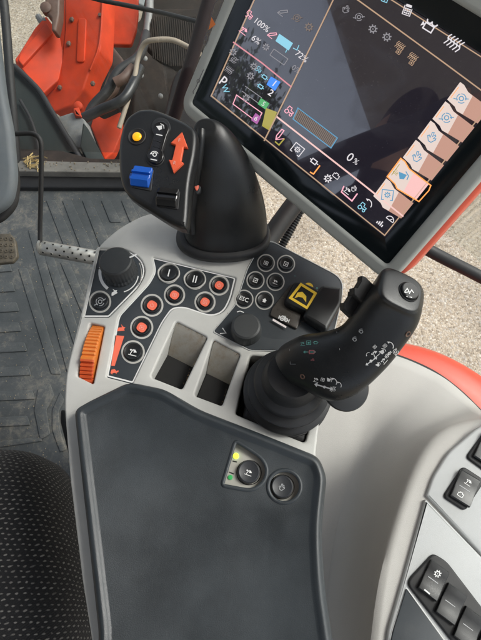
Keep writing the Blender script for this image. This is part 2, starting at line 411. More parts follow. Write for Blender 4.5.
def gsurf(name, ctrl, mat, parent=None, n=8, thick=.006):
    rows = [cat(r, n, False) for r in ctrl]; cols = list(zip(*rows))
    G = [cat(list(c), n, False) for c in cols]; nu = len(G); nv = len(G[0])
    vs = [p for c in G for p in c]; fs = [(i*nv+j, (i+1)*nv+j, (i+1)*nv+j+1, i*nv+j+1) for i in range(nu-1) for j in range(nv-1)]
    o = mesh(name, vs, fs, mat, parent, 60)
    md = o.modifiers.new('solid', 'SOLIDIFY'); md.thickness = thick; md.offset = -1
    return o

def box(name, c, ax, ay, az, mat, parent=None, bev=.001):
    """box with half-axis vectors"""
    bm = bmesh.new(); bmesh.ops.create_cube(bm, size=2)
    M = Matrix((ax, ay, az)).transposed().to_4x4(); M.translation = c
    bm.transform(M)
    if bev: bmesh.ops.bevel(bm, geom=list(bm.edges), offset=bev, segments=3, profile=.5, affect='EDGES')
    bmesh.ops.recalc_face_normals(bm, faces=bm.faces)
    me = bpy.data.meshes.new(name); bm.to_mesh(me); bm.free()
    return fin(name, me, mat, parent)

def cut(o, cutter):
    md = o.modifiers.new('cut', 'BOOLEAN'); md.operation = 'DIFFERENCE'; md.object = cutter; md.solver = 'MANIFOLD'
    bpy.context.view_layer.update()
    dg = bpy.context.evaluated_depsgraph_get(); dg.update(); me = bpy.data.meshes.new_from_object(o.evaluated_get(dg))
    o.modifiers.remove(md); o.data = me
    for p in me.polygons: p.use_smooth = True
    me.set_sharp_from_angle(angle=R(50))
    bpy.data.objects.remove(cutter)

# ---- printed marks: shapes in pixel units laid onto a plane or wrapped onto a mesh
def bvh(*obs):
    vs = []; fs = []
    for o in obs:
        off = len(vs); w = Vector((0, 0, 0)); q = o
        while q: w += q.location; q = q.parent
        vs += [v.co+w for v in o.data.vertices]; fs += [[off+i for i in p.vertices] for p in o.data.polygons]
    return BVHTree.FromPolygons(vs, fs)
def strip(pts, w, closed=False):
    P = [Vector(p) for p in pts]; n = len(P); vs = []
    for i in range(n):
        a = P[i-1] if (i > 0 or closed) else P[i]; c = P[(i+1) % n] if (i < n-1 or closed) else P[i]
        d0 = (P[i]-a); d1 = (c-P[i])
        if d0.length < 1e-9: d0 = d1
        if d1.length < 1e-9: d1 = d0
        d0 = d0.normalized(); d1 = d1.normalized(); t = (d0+d1)
        t = t.normalized() if t.length > .2 else d1
        m = Vector((-t.y, t.x)); s = 1/max(.5, abs(m.dot(Vector((-d1.y, d1.x)))))
        vs += [P[i]+m*w/2*s, P[i]-m*w/2*s]
    fs = [(2*i, 2*i+1, 2*((i+1) % n)+1, 2*((i+1) % n)) for i in range(n if closed else n-1)]
    return ([tuple(v) for v in vs], fs)
def poly(pts): return ([tuple(p) for p in pts], [tuple(range(len(pts)))])
def ringp(cx, cy, r, w, n=28, a0=0, a1=2*PI):
    full = a1-a0 > 6.28
    return strip([(cx+r*math.cos(a0+(a1-a0)*i/(n if full else n-1)), cy+r*math.sin(a0+(a1-a0)*i/(n if full else n-1))) for i in range(n)], w, full)
_tc = {}
def text(s, bold=0.0):
    if (s, bold) in _tc: return _tc[(s, bold)]
    cu = bpy.data.curves.new('t', 'FONT'); cu.body = s; cu.size = 1; cu.resolution_u = 3; cu.fill_mode = 'FRONT'; cu.offset = bold
    cu.align_x = 'CENTER'; cu.align_y = 'CENTER'
    ob = bpy.data.objects.new('t', cu); me = bpy.data.meshes.new_from_object(ob)
    r = ([tuple(v.co[:2]) for v in me.vertices], [tuple(p.vertices) for p in me.polygons])
    bpy.data.objects.remove(ob); bpy.data.curves.remove(cu); bpy.data.meshes.remove(me)
    _tc[(s, bold)] = r; return r
def place(shapes, px, py, s, rot, sx=1.0):
    """unit shapes (y up) -> pixel shapes"""
    c, n = math.cos(R(rot)), math.sin(R(rot)); out = []
    for vs, fs in shapes:
        out.append(([(px+s*(x*sx*c-y*n), py-s*(x*sx*n+y*c)) for x, y in vs], fs))
    return out
def mark(name, tgt, shapes, mat, parent=None, lift=.0003, step=.00003):
    V = []; Fc = []
    for k, (vs, fs) in enumerate(shapes):
        off = len(V); ok = True; T = []
        for x, y in vs:
            if isinstance(tgt, Pl): T.append(tgt.P(x, y, lift+k*step))
            else:
                h, nn, _, _ = tgt.ray_cast(CAM, ray(x, y).normalized())
                if h is None: ok = False; break
                if nn.dot(ray(x, y)) > 0: nn = -nn
                T.append(h+nn*(lift+k*step))
        if not ok: continue
        V += T; Fc += [tuple(off+i for i in f) for f in fs]
    if not V: return None
    me = bpy.data.meshes.new(name); me.from_pydata([tuple(v) for v in V], [], Fc); me.update()
    # face the lens
    bm = bmesh.new(); bm.from_mesh(me)
    for f in bm.faces:
        f.normal_update()
        if f.normal.dot(f.calc_center_median()-CAM) > 0: f.normal_flip()
    bm.to_mesh(me); bm.free()
    o = fin(name, me, mat, parent)
    for p in o.data.polygons: p.use_smooth = False
    return o

# icon alphabet, unit coordinates
def ic(kind):
    S = []
    if kind == 'gear':
        S.append(ringp(0, 0, .55, .22, 20)); S += [strip([(.62*math.cos(a), .62*math.sin(a)), (.95*math.cos(a), .95*math.sin(a))], .28) for a in [i*PI/4 for i in range(8)]]; S.append(poly(circ(0, 0, .15, 8)))
    elif kind == 'tractor':
        S += [ringp(-.55, -.45, .42, .18, 16), ringp(.6, -.6, .28, .16, 14), strip([(-.2, -.3), (.3, -.3), (.8, -.25), (.85, .15), (.1, .2), (0, .8), (-.75, .8), (-.8, .1)], .16)]
    elif kind == 'box': S += [strip([(-.7, -.6), (.7, -.6), (.7, .6), (-.7, .6)], .18, True), poly([(-.3, -.25), (.3, -.25), (.3, .25), (-.3, .25)])]
    elif kind == 'boxdot': S += [strip([(-.7, -.7), (.7, -.7), (.7, .7), (-.7, .7)], .2, True), strip([(-.3, .1), (.0, -.3), (.35, .35)], .22)]
    elif kind == 'boxgear': S += [strip([(-.5, -.8), (-.9, -.8), (-.9, .8), (.9, .8), (.9, -.8), (.5, -.8)], .14)] + [([(x*.55, y*.55) for x, y in v], f) for v, f in ic('gear')]
    elif kind == 'home': S += [poly([(-.8, 0), (0, .75), (.8, 0), (.5, 0), (.5, -.7), (-.5, -.7), (-.5, 0)])]
    elif kind == 'pen': S += [strip([(-.8, -.7), (-.6, -.1), (.5, .9), (.85, .6), (-.2, -.5)], .17, True), strip([(-.9, -.85), (.6, -.85)], .14)]
    elif kind == 'hand': S += [strip([(-.2, -.8), (-.7, -.1), (-.5, .1), (-.2, -.2), (-.3, .7), (0, .8), (.05, .1), (.3, .6), (.5, .45), (.35, -.1), (.7, .1), (.75, -.1), (.3, -.8)], .14, True)]
    elif kind == 'swirl': S += [ringp(0, 0, .35, .16, 14), ringp(0, 0, .75, .14, 16, .4, 2.4), ringp(0, 0, .75, .14, 16, 2.6, 4.4), ringp(0, 0, .75, .14, 16, 4.7, 6.2), strip([(-.9, -.9), (-.3, -.5)], .15), strip([(.9, .8), (.4, .35)], .15)]
    elif kind == 'plug': S += [strip([(-.9, 0), (-.5, 0)], .16), strip([(-.5, -.35), (.5, -.35), (.5, .35), (-.5, .35)], .18, True), strip([(.5, 0), (.95, 0)], .16)]
    elif kind == 'engine': S += [strip([(-.8, -.4), (-.8, .4), (-.4, .4), (-.4, .7), (.3, .7), (.3, .4), (.8, .4), (.8, -.5), (-.4, -.5)], .17, True)]
    elif kind == 'gauge': S += [ringp(0, -.3, .8, .16, 18, 0, PI), strip([(-.8, -.3), (.8, -.3)], .16), strip([(0, -.3), (.35, .25)], .14)]
    elif kind == 'bars': S += [strip([(-.7+i*.45, -.7), (-.7+i*.45, -.7+.5+.3*((i*7) % 3))], .28) for i in range(4)]
    elif kind == 'camera': S += [strip([(-.7, -.7), (.5, -.7), (.5, .1), (-.7, .1)], .16, True), poly([(-.7, -.2), (-1.1, .1), (-1.1, -.6)]), ringp(-.4, .55, .34, .17, 14), ringp(.3, .6, .38, .17, 14)]
    elif kind == 'keypad': S += [strip([(-.6, -.95), (.6, -.95), (.6, .95), (-.6, .95)], .12, True)]+[poly([(x-.13, y-.1), (x+.13, y-.1), (x+.13, y+.1), (x-.13, y+.1)]) for x in (-.33, 0, .33) for y in (-.65, -.32, 0)]+[poly([(-.45, .3), (.45, .3), (.45, .7), (-.45, .7)])]
    elif kind == 'fan': S += [strip([(-.9+i*.42, -.8), (-.7+i*.42, -.2), (-.95+i*.42, .2), (-.7+i*.42, .8)], .13) for i in range(5)]+[strip([(-.95, 0), (.95, 0)], .14)]
    elif kind == 'hare': S += [poly([(-.9, -.3), (-.5, .25), (.2, .25), (.1, .9), (.45, .35), (.95, .1), (.6, -.1), (.7, -.5), (-.7, -.5)])]
    elif kind == 'turtle': S += [poly([(-.8, -.2), (-.5, .45), (.2, .5), (.5, 0), (.95, .1), (.9, -.25), (.5, -.3), (.4, -.6), (.2, -.3), (-.4, -.3), (-.5, -.6), (-.65, -.3)])]
    elif kind == 'power': S += [ringp(0, 0, .6, .2, 18, 2.2, 7.2), strip([(0, .1), (0, .85)], .2)]
    elif kind == 'shaft': S += [strip([(-.9, 0), (.9, 0)], .13), ringp(-.35, 0, .38, .15, 14), ringp(.4, 0, .3, .15, 12), strip([(-.95, -.3), (-.95, .3)], .15), strip([(.95, -.3), (.95, .3)], .15)]
    elif kind == 'arrows': S += [strip([(-.85, 0), (.85, 0)], .14), poly([(-1.1, 0), (-.75, .25), (-.75, -.25)]), poly([(1.1, 0), (.75, -.25), (.75, .25)])]
    elif kind == 'arc': S += [ringp(0, -.6, 1.0, .17, 16, .5, 2.6), poly([(-1.1, -.3), (-.7, .25), (-.5, -.25)])]
    elif kind == 'bucket': S += [poly([(-.7, .5), (.7, .3), (.4, -.5), (-.3, -.6)]), strip([(.4, .8), (1.0, .2), (.9, -.5)], .16)]
    elif kind == 'lift': S += [strip([(-.9, -.7), (.9, -.7)], .15), strip([(-.5, -.5), (-.1, .5), (.4, .1)], .17), poly([(.2, .7), (.8, .1), (.1, -.1)]), poly(circ(-.55, .35, .2, 8))]
    return S
def icon(tgt, kind, px, py, s, rot, mat, parent, lift=.0003, sx=1.0, name='symbol'):
    if isinstance(kind, str): kind = ic(kind)
    return mark(name, tgt, place(kind, px, py, s, rot, sx), mat, parent, lift)
def word(tgt, s, px, py, size, rot, mat, parent, lift=.0003, bold=0.0, sx=1.0, name='lettering'):
    return mark(name, tgt, place([text(s, bold)], px, py, size, rot, sx), mat, parent, lift)

# ================================================================== SETTING
g = mesh('ground', [(-60, -60, -1.6), (60, -60, -1.6), (60, 60, -1.6), (-60, 60, -1.6)], [(0, 1, 2, 3)], GRAVEL); struct(g)
FZ = -.60
fp = [(-1.1, .94), (-.06, .94), (-.02, .7), (.05, .5), (.1, .3), (.12, -.9), (-1.1, -.9)]
n = len(fp)
cf = mesh('cab_floor', [(x, y, FZ-.006) for x, y in fp]+[(x, y, FZ-.08) for x, y in fp], [tuple(range(n)), tuple(range(2*n-1, n-1, -1))]+[(i, (i+1) % n, n+(i+1) % n, n+i) for i in range(n)], BLACKM); struct(cf)

# rubber floor mat
pm = ZP(FZ)
fm = base('floor_mat', 'dark grey ribbed rubber floor mat with dried mud on the cab floor', 'floor mat', (-.35, .4, FZ))
plate('mat_sheet', pm, [rp([(-60, 189), (225, 187), (215, 300), (180, 470), (120, 520), (-60, 520)], 4)], .006, .002, MATR, fm)
def rib(pts): plate('raised_rib', pm, [rp(pts, 1.6, 3)], .006, .0012, MATR, fm, lift=.0030)
for x in (46, 62, 82, 101, 121): rib([(x, 200), (x+9, 200), (x+33, 252), (x+20, 252)] if x < 100 else [(x, 200), (x+9, 200), (x+20, 222), (x+9, 222)])
for (x, y, x2, y2) in ((28, 230, 68, 372), (44, 256, 84, 372), (18, 268, 52, 374), (60, 262, 90, 330)):
    rib([(x, y), (x+9, y), (x2+9, y2), (x2-1, y2)])
for y, x1 in ((262, 9), (282, 12), (302, 16), (322, 18), (342, 24), (366, 28), (390, 32), (416, 27)):
    rib([(-30, y+2), (x1, y), (x1+3, y+9), (-30, y+12)])
rib([(38, 388), (50, 384), (54, 395), (46, 410), (50, 434), (40, 440), (34, 410)])
rib([(60, 392), (64, 400), (58, 412), (60, 430), (66, 450), (60, 452), (52, 430), (52, 410)])
rib([(-20, 443), (40, 437), (42, 441), (-20, 450)])

# front window bottom: sill, black gasket, glass
sl = base('window_sill', 'dusty grey sill with a black rubber gasket under the front glass', 'window sill', (-.5, .98, -.58))
def seg(px0, py0, px1, py1, z): return atz(px0, py0, z), atz(px1, py1, z)
plate('gasket', ZP(-.585), [rp([(8, 173), (230, 176), (230, 188), (8, 187)], 1)], .03, .004, BLACKM, sl)
plate('sill_board', ZP(-.565), [rp([(8, 160), (230, 165), (230, 173.5), (8, 171)], 1)], .04, .003, SILL, sl)
for k in range(26):
    x = 26+random.random()*18; y = 156+random.random()*13; a = random.random()*PI; p = atz(x, y, -.562); q = Vector((math.cos(a), math.sin(a), .1))*random.uniform(.008, .02)
    if k == 0: V = []; F_ = []
    w = q.cross(Vector((0, 0, 1))).normalized()*.0012; o = len(V); V += [p-q-w, p-q+w, p+q+w, p+q-w, p+Vector((0, 0, .003))-q, p+Vector((0, 0, .003))+q]; F_ += [(o, o+1, o+4), (o+1, o+2, o+5, o+4), (o+3, o, o+4, o+5), (o+2, o+3, o+5)]
st = mesh('straw_debris', V, F_, STRAW); st['kind'] = 'stuff'

# ================================================================== ARMREST CONSOLE
Z0 = ZP(0)
con = base('armrest_console', 'light grey armrest control console with dark padded rest and round buttons', 'control console', tuple(atz(200, 420, -.12)))
hous = [(150, 211, 22), (178, 215, 8), (246, 243, 4), (262, 245, 3), (249, 268, 6), (237, 306, 8), (216, 331, 3), (250, 349, 4), (330, 356, 6), (322, 400, 6), (316, 450, 6), (314, 520), (317, 580), (332, 700), (96, 680), (93, 650), (82, 580), (70, 480), (64, 405, 12), (66, 372, 12), (97, 247, 9), (118, 228, 12)]
A1 = rp([(98.5, 248.5, 1.5), (126, 249, 6), (141, 258, 8), (146, 272, 8), (138, 287, 6), (108.5, 317, 1.5), (83.5, 317, 1.5)], 3)
A2 = rp([(152.5, 257, 2), (236, 277.5, 2), (231, 298, 6), (224, 312, 8), (211, 316, 8), (184, 307, 5), (172, 308, 5), (162, 322, 6), (132, 383.5, 1.5), (106.5, 377, 1.5), (118.5, 316, 4), (149, 283, 5), (155.5, 271, 5)], 3)
SLOT = rp([(90, 322.5), (104.5, 326), (93, 384), (77, 376)], 2)
C1 = rp([(176, 321), (207.5, 337), (182, 389.5), (150.5, 377)], 3)
C2 = rp([(213.5, 339.5), (240.5, 354), (222, 406), (194, 395.5)], 3)
C3 = rp([(250, 355), (326, 362), (305, 443), (234.5, 414)], 4)
H = plate('housing', Z0, [rp(hous, 4), A1, A2, SLOT, C1, C2, C3], .034, .0022, GREY, con, res=4)
inner = [(x+(200-x)*.02, y+(430-y)*.02) for x, y, *_ in hous]
plate('lower_shell', ZP(-.0345), [rp(inner, 5)], .09, .004, BLACKM, con)
PA = ZP(-.0022)
p1 = plate('dial_panel', PA, [[(x+(112-x)*-.02, y+(285-y)*-.02) for x, y in A1]], .004, .0003, PANEL, con)
p2 = plate('button_panel', PA, [[(x+(170-x)*-.012, y+(310-y)*-.012) for x, y in A2]], .004, .0003, PANEL, con)
def outline(out, w, mat, parent, pl, lift=.0003, name='border_line'): return mark(name, pl, [strip(out, w, True)], mat, parent, lift)
outline([(x+(112-x)*.025, y+(285-y)*.025) for x, y in A1], 1.5, WHITE, p1, PA)  # white line painted in for the highlight on the panel's bevelled edge
outline([(x+(170-x)*.018, y+(318-y)*.018) for x, y in A2], 1.5, WHITE, p2, PA)  # bevel highlight drawn in white round the button panel too

def rbutton(pl, px, py, r, kind, mat, irot=-14, isz=.34, ring=RINGW, parent=con, txt=None, h=.0022, tred=False, ringw=1.8):
    k = pl.k(px, py); c = pl.P(px, py); rr = r*k*.84
    b = lathe('button', c-pl.n*.001, pl.n, [(rr, 0), (rr, h*.7), (rr*.97, h*.95+.0004), (rr*.88, h+.001), (rr*.7, h+.0004), (rr*.01, h+.0002)], BLACK, parent, 36)
    mark('ring', pl, [ringp(px, py, r*.97, ringw, 36)], ring, b, .0002)
    q = pl.up(h+.0002)
    if tred:
        mark('symbol', q, [poly([(px+r*.46*math.cos(a)*(1+.05*math.cos(4*a+.8)), py+r*.44*math.sin(a)*(1+.05*math.cos(4*a+.8))) for a in [i*PI/10 for i in range(20)]])], REDI, b, .0003)
        if kind: icon(q, kind, px, py, r*.26, irot, PALEP, b, .0005)
    elif txt: word(q, txt, px, py, r*isz*2.4, irot, mat, b, .0004, .01)
    elif kind: icon(q, kind, px, py, r*isz, irot, mat, b, .0004)
    return b
def thickring(pl, px, py, r, parent):
    k = pl.k(px, py); c = pl.P(px, py); R0 = r*k; vs = []; fs = []
    n = 48; prof = [(1.0, .0), (.99, .0012), (.93, .0016), (.86, .0010), (.84, 0)]
    for i in range(n):
        a = 2*PI*i/n; w = 1-.04*abs(math.sin(2*a+.5))
        for rr, h in prof: vs.append(c+pl.u*R0*w*rr*math.cos(a)+pl.v*R0*w*rr*math.sin(a)+pl.n*h)
    m = len(prof)
    for i in range(n):
        j = (i+1) % n
        for q in range(m): fs.append((i*m+q, j*m+q, j*m+(q+1) % m, i*m+(q+1) % m))
    return mesh('bezel_ring', vs, fs, RINGW, parent)
b = rbutton(PA, 168.7, 273.3, 10.2, None, WHITE, -14, .42, txt='I', ringw=.8); thickring(PA, 168.7, 273.3, 11.6, b)
b = rbutton(PA, 194.8, 279.5, 10.2, None, WHITE, -14, .42, txt='II', ringw=.8); thickring(PA, 194.8, 279.5, 11.6, b)
for x, y, r, kd in ((219.2, 285.3, 9.6, 'power'), (174.5, 295, 10, 'box'), (205, 302, 10, 'boxdot'), (152, 305.3, 10.8, 'power'), (141.7, 327.4, 11, 'box')):
    rbutton(PA, x, y, r, kd, REDI, tred=True)
rbutton(PA, 133, 352, 11.2, 'lift', WHITE, -14, .42)
rbutton(PA, 100, 301.7, 10.6, 'swirl', DIMW, -14, .5)
# speed dial
dc = PA.P(120.5, 272); kk = PA.k(119, 273)
dk = lathe('dial_knob', dc, (0, 0, 1), [(17.5*kk, 0), (17.5*kk, .003), (16.6*kk, .0045), (16.4*kk, .019), (15.8*kk, .0218), (14.4*kk, .0230), (6*kk, .0236), (.0003, .0237)], KNOB, con, 144, 30, .055, rng=(.003, .018), smooth=28)
mark('pointer_line', ZP(-.0022+.0236), [strip([(129.5, 257.5), (136.6, 254.4)], 1.5)], WHITE, dk, .0003)
mark('scale_arc', PA, [ringp(119, 273, 19.2, 3.0, 30, PI*.70, PI*1.28), ringp(119, 273, 19.4, 1.0, 20, PI*.05, PI*.42)], WHITE, p1)
mark('scale_tick', PA, [strip([(96, 268), (103, 269.5)], .8)], BLACK, p1, .0005)
mark('wear_mark', PA, [ringp(119, 273, 22.5, .6, 16, -PI*.15, PI*.2)], RINGW, p1)
icon(PA, 'hare', 114, 292.5, 4.2, 30, WHITE, p1)
# speed wedge with hare and tortoise
mark('speed_wedge', PA, [poly([(115.3, 335.3), (124.2, 336), (114.6, 366), (111.2, 365.7)])], REDI, p2)
icon(PA, 'hare', 121, 328.5, 4.8, 5, REDI, p2); icon(PA, 'turtle', 114, 371.5, 4.8, 10, REDI, p2)
# thumb wheel: ribbed drum in its slot
wa = atz(97, 325, 0); wb = atz(84.5, 380, 0); ax = (wa-wb).normalized(); wn = Vector((0, 0, 1)); wx = ax.cross(wn); wc = (wa+wb)/2-wn*.0385; wr = .0455
vs = []; fs = []; nseg = 592
for i in range(nseg):
    a = 2*PI*i/nseg; rr = wr-.0017*max(0, math.cos(74*a))**1.5
    if abs(a-PI*.43) < .05: rr = wr*1.03
    for s, q in ((-.0066, .96), (-.0058, 1), (.0058, 1), (.0066, .96)): vs.append(wc+wx*s+ax*rr*q*math.cos(a)*-1+wn*rr*q*math.sin(a))
for i in range(nseg):
    j = (i+1) % nseg
    for q in range(3): fs.append((i*4+q, i*4+q+1, j*4+q+1, j*4+q))
fs.append(tuple(i*4 for i in range(nseg))); fs.append(tuple(i*4+3 for i in range(nseg))[::-1])
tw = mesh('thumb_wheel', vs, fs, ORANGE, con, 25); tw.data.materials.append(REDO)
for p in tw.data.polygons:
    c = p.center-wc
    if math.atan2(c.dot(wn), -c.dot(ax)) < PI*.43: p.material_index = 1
plate('slot_liner', ZP(-.012), [[(x+(91-x)*-.04, y+(353-y)*-.02) for x, y in SLOT]], .003, .0003, SOCK, con)
# three square wells with paddle switches
def lerp2(a, b, t): return (a[0]+(b[0]-a[0])*t, a[1]+(b[1]-a[1])*t)
for Q, CC in (([(176, 320), (207.5, 337), (182, 389.5), (150.5, 377)], C1), ([(213.5, 339.5), (240.5, 354), (222, 406), (194, 395.5)], C2)):
    W = [atz(x, y, 0) for x, y in Q]; tl, tr, br, bl = W; dn = Vector((0, 0, -1))
    ml, mr_ = tl.lerp(bl, .50), tr.lerp(br, .50)
    # sloping light grey ramp
    a, b_, c, d = tl+dn*.003, tr+dn*.003, mr_+dn*.027, ml+dn*.027
    e = .02
    vs = [a, b_, c, d, a+dn*.03, b_+dn*.03, c+dn*.01, d+dn*.01]; vs = [v+(tl+tr+br+bl-v*4)*.004 for v in vs]
    nn = 10; vs = []; fs = []
    for i in range(nn+1):
        t = i/nn; zz = .002+.027*(t**1.5)
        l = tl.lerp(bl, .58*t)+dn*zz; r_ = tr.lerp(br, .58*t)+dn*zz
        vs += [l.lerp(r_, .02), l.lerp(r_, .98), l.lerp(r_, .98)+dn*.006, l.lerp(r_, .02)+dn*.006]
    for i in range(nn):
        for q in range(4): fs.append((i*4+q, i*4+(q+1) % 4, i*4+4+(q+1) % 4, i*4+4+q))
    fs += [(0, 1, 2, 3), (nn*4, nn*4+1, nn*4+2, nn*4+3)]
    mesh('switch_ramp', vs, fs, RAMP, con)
    cc = (ml+mr_+br+bl)/4+dn*.026
    axx = (tr-tl)*.47; ayy = (ml.lerp(tl, .12)-bl)*.5
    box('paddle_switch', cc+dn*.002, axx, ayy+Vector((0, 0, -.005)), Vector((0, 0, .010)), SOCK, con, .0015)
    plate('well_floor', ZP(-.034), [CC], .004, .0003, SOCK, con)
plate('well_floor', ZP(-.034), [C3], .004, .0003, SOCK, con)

# right hand button plate
Bo = rp([(262, 241, 3), (272, 240.5, 4), (339, 275.5, 9), (344, 285, 9), (341, 305, 6), (330, 352, 6), (250, 351, 3), (212, 332, 2.5), (235, 305, 6), (247, 268, 6)], 3)
Bi = [(x+(282-x)*.022, y+(300-y)*.022) for x, y in Bo]
plate('plate_rim', ZP(.0008), [Bo, Bi], .030, .0006, GREYC, con)
pb = plate('keypad_plate', ZP(.0002), [Bi], .028, .0004, PANEL, con)
PB = ZP(.0002)
for x, y, r, kd, tx in ((266, 263, 8.6, 'box', 0), (286, 264, 8.8, 'boxdot', 0), (255.5, 280.3, 8.8, 'boxdot', 0), (275.5, 281.8, 8.8, 'lift', 0), (244, 299.2, 9.2, None, 'ESC'), (264.5, 300.3, 9.2, 'home', 0)):
    rbutton(PB, x, y, r, kd, WHITE, -20, .32 if kd else .27, txt=tx or None, h=.0012, ringw=1.2, ring=RINGW)
# smooth round selector
sc = PB.P(246, 331.5); kk = PB.k(246, 330)
lathe('selector_knob', sc, (0, 0, 1), [(15.5*kk, 0), (15.5*kk, .003), (14.8*kk, .011), (13.8*kk, .0135), (12*kk, .0145), (.0003, .0147)], KNOB, con, 144, 48, .02, rng=(.002, .012), smooth=28)
mark('corner_mark', PB, [strip([(222.5, 328), (226, 333), (220, 333.6)], .9), strip([(237, 312), (240, 311), (244, 312.5)], .8)], WHITE, pb)
mark('marks', PB, [poly(circ(317, 288, 1.0, 8)), poly(circ(295, 276, .5, 6)), poly(circ(309, 286, .45, 6))], TEAL, pb)
# guarded rocker with yellow warning label
PBk = PB.up(.003)
gm = plate('rocker_well', PBk, [rp([(292, 283), (306, 287), (304, 307), (297, 329), (270, 315), (272, 308)], 2)], .005, .001, plastic('smoked_label', (.055, .048, .042), .3, .1, dust=.1), con)
icon(PBk, 'shaft', 284, 319, 5.6, -22, WHITE, gm); icon(PBk, 'lift', 284, 317.5, 3.0, -22, WHITE, gm, .0005)
mark('light_bar', PBk, [poly([(273, 318.5), (286.5, 326.3), (286, 328.2), (272.5, 320.5)])], flat('lit_bar_print', (.8, .72, .7), .4), gm)
yk = loft('rocker_key', [(PB.P(302, 299, .004)+PB.n*(w-.004), PB.u*.0150*s*math.cos(R(-26))+PB.v*.0150*s*math.sin(R(-26)), -PB.u*.0152*s*math.sin(R(-26))+PB.v*.0152*s*math.cos(R(-26)), 4.2) for w, s in ((0, 1.05), (.006, 1.02), (.0095, .95), (.0108, .8), (.011, .02))], BLACK, con, 40, 4, 40)
T = bvh(yk)
q4 = [(299.5, 284), (315.5, 293), (310.5, 307), (289, 298)]
def sub(pts, n=6):
    o = []
    for i in range(len(pts)):
        for k in range(n): o.append(lerp2(pts[i], pts[(i+1) % len(pts)], k/n))
    return o
mark('warning_frame', T, [strip(sub([(301, 284.5), (315.5, 293.5), (307, 308), (290.5, 298)]), 2.5, True)], YEL, yk, .0004)
mark('warning_symbol', T, [poly([(294.5, 298.4), (297.6, 292.8), (302.3, 292), (306.3, 296.5), (306, 302.6), (302.6, 298), (298.6, 297)])], YEL, yk, .0006)
yt = lathe('warning_tab', PB.P(308.5, 287.5), (0, 0, 1), [(4.6*kk, 0), (4.6*kk, .002), (.0002, .0022)], YEL, con, 24)
gd = plate('switch_guard', PB, [rp([(322, 284), (343.0, 287), (342, 303), (327, 331), (303, 316), (305, 311)], 3.5)], .013, .004, BLACK, con, lift=.013)
# dust crumbs in the key gaps
# padded armrest
pad_out = rp([(131, 384, 9), (165, 391, 8), (200, 411.5), (258, 434), (318, 458, 8), (325.5, 478, 8), (320, 530, 20), (323, 585, 20), (340, 700), (97, 700), (101, 632, 10), (91.5, 545, 20), (84, 480, 20), (76.5, 412, 7), (92, 403, 6)], 10, 8)
prof = [(0, -.012), (-.0004, .004), (.0008, .0085), (.0026, .0122), (.0050, .0138), (.0068, .0136), (.0088, .0118), (.0104, .0107), (.0114, .0103)]
Zp = ZP(.006)
def fill_top(o, holes):
    # replace the flat top of the pad by a flat face with two real openings and their walls
    ring, h = o['_ring'], o['_h']; del o['_ring'], o['_h']
    from mathutils.geometry import delaunay_2d_cdt
    hl = [[Ptop.L(*p) for p in H_] for H_ in holes]
    vv = []; ee = []
    for L in [PADRING]+hl:
        o0 = len(vv); vv += [Vector(p) for p in L]; ee += [(o0+i, o0+(i+1) % len(L)) for i in range(len(L))]
    r = delaunay_2d_cdt(vv, ee, [], 0, 1e-5)
    def inside(p, L):
        c = False
        for k in range(len(L)):
            (x0, y0), (x1, y1) = L[k-1], L[k]
            if (y0 > p[1]) != (y1 > p[1]) and p[0] < (x1-x0)*(p[1]-y0)/(y1-y0)+x0: c = not c
        return c
    zt = .006+h
    bm = bmesh.new(); bm.from_mesh(o.data)
    vm = [bm.verts.new((v.x, v.y, zt)) for v in r[0]]
    for f in r[2]:
        c = sum((r[0][i] for i in f), Vector((0, 0)))/len(f)
        if inside(c, PADRING) and not any(inside(c, L) for L in hl): bm.faces.new([vm[i] for i in f])
    for L in hl:
        a = [bm.verts.new((x, y, zt)) for x, y in L]; b = [bm.verts.new((x, y, zt-.009)) for x, y in L]; n = len(L)
        for i in range(n): bm.faces.new((a[i], a[(i+1) % n], b[(i+1) % n], b[i]))
    bmesh.ops.remove_doubles(bm, verts=bm.verts, dist=2e-6); bmesh.ops.recalc_face_normals(bm, faces=bm.faces); bm.normal_update()
    if sum(f.normal.z*f.calc_area() for f in bm.faces if abs(f.calc_center_median().z-zt) < 1e-5) < 0: bmesh.ops.reverse_faces(bm, faces=bm.faces)
    bm.to_mesh(o.data); bm.free()
    for p in o.data.polygons: p.use_smooth = True
    o.data.set_sharp_from_angle(angle=R(50))
pad = puff('armrest_pad', Zp, pad_out, prof, PAD, con, 260, cap=False)
Ptop = ZP(.0163)
D_out = rp([(235.5, 440.5, 4), (262, 457, 12), (268, 470, 9), (264, 483, 9), (252, 491, 8), (222, 485.5, 4)], 4, 5)
fill_top(pad, [D_out, circ(284.5, 486.5, 16.4, 48)])
def grow(o, f):
    cx = sum(p[0] for p in o)/len(o); cy = sum(p[1] for p in o)/len(o); return [(cx+(x-cx)*f, cy+(y-cy)*f) for x, y in o]
PR = Ptop.up(.0012)
def rim(out):
    P_ = [Ptop.P(x, y) for x, y in out]; n = len(P_); vs = []; fs = []
    for i in range(n):
        t = (P_[(i+1) % n]-P_[i-1]).normalized(); a = Vector((0, 0, 1)); b = t.cross(a)
        for k in range(10): w_ = 2*PI*k/10; vs.append(P_[i]+a*.0013*math.cos(w_)+b*.0016*math.sin(w_))
    for i in range(n):
        for k in range(10): fs.append((i*10+k, i*10+(k+1) % 10, ((i+1) % n)*10+(k+1) % 10, ((i+1) % n)*10+k))
    return mesh('recess_rim', vs, fs, PAD, con)
rim(D_out); rim(circ(284.5, 486.5, 16.4, 48))
PI_ = Ptop.up(-.0055)
f1 = plate('recess_plate', PI_, [grow(D_out, .98)], .004, .0003, plastic('taupe_plate', (.42, .41, .37), .5, .05), con)
f2 = plate('recess_plate', PI_, [circ(284.5, 486.5, 16, 40)], .004, .0003, MATS['taupe_plate'], con)
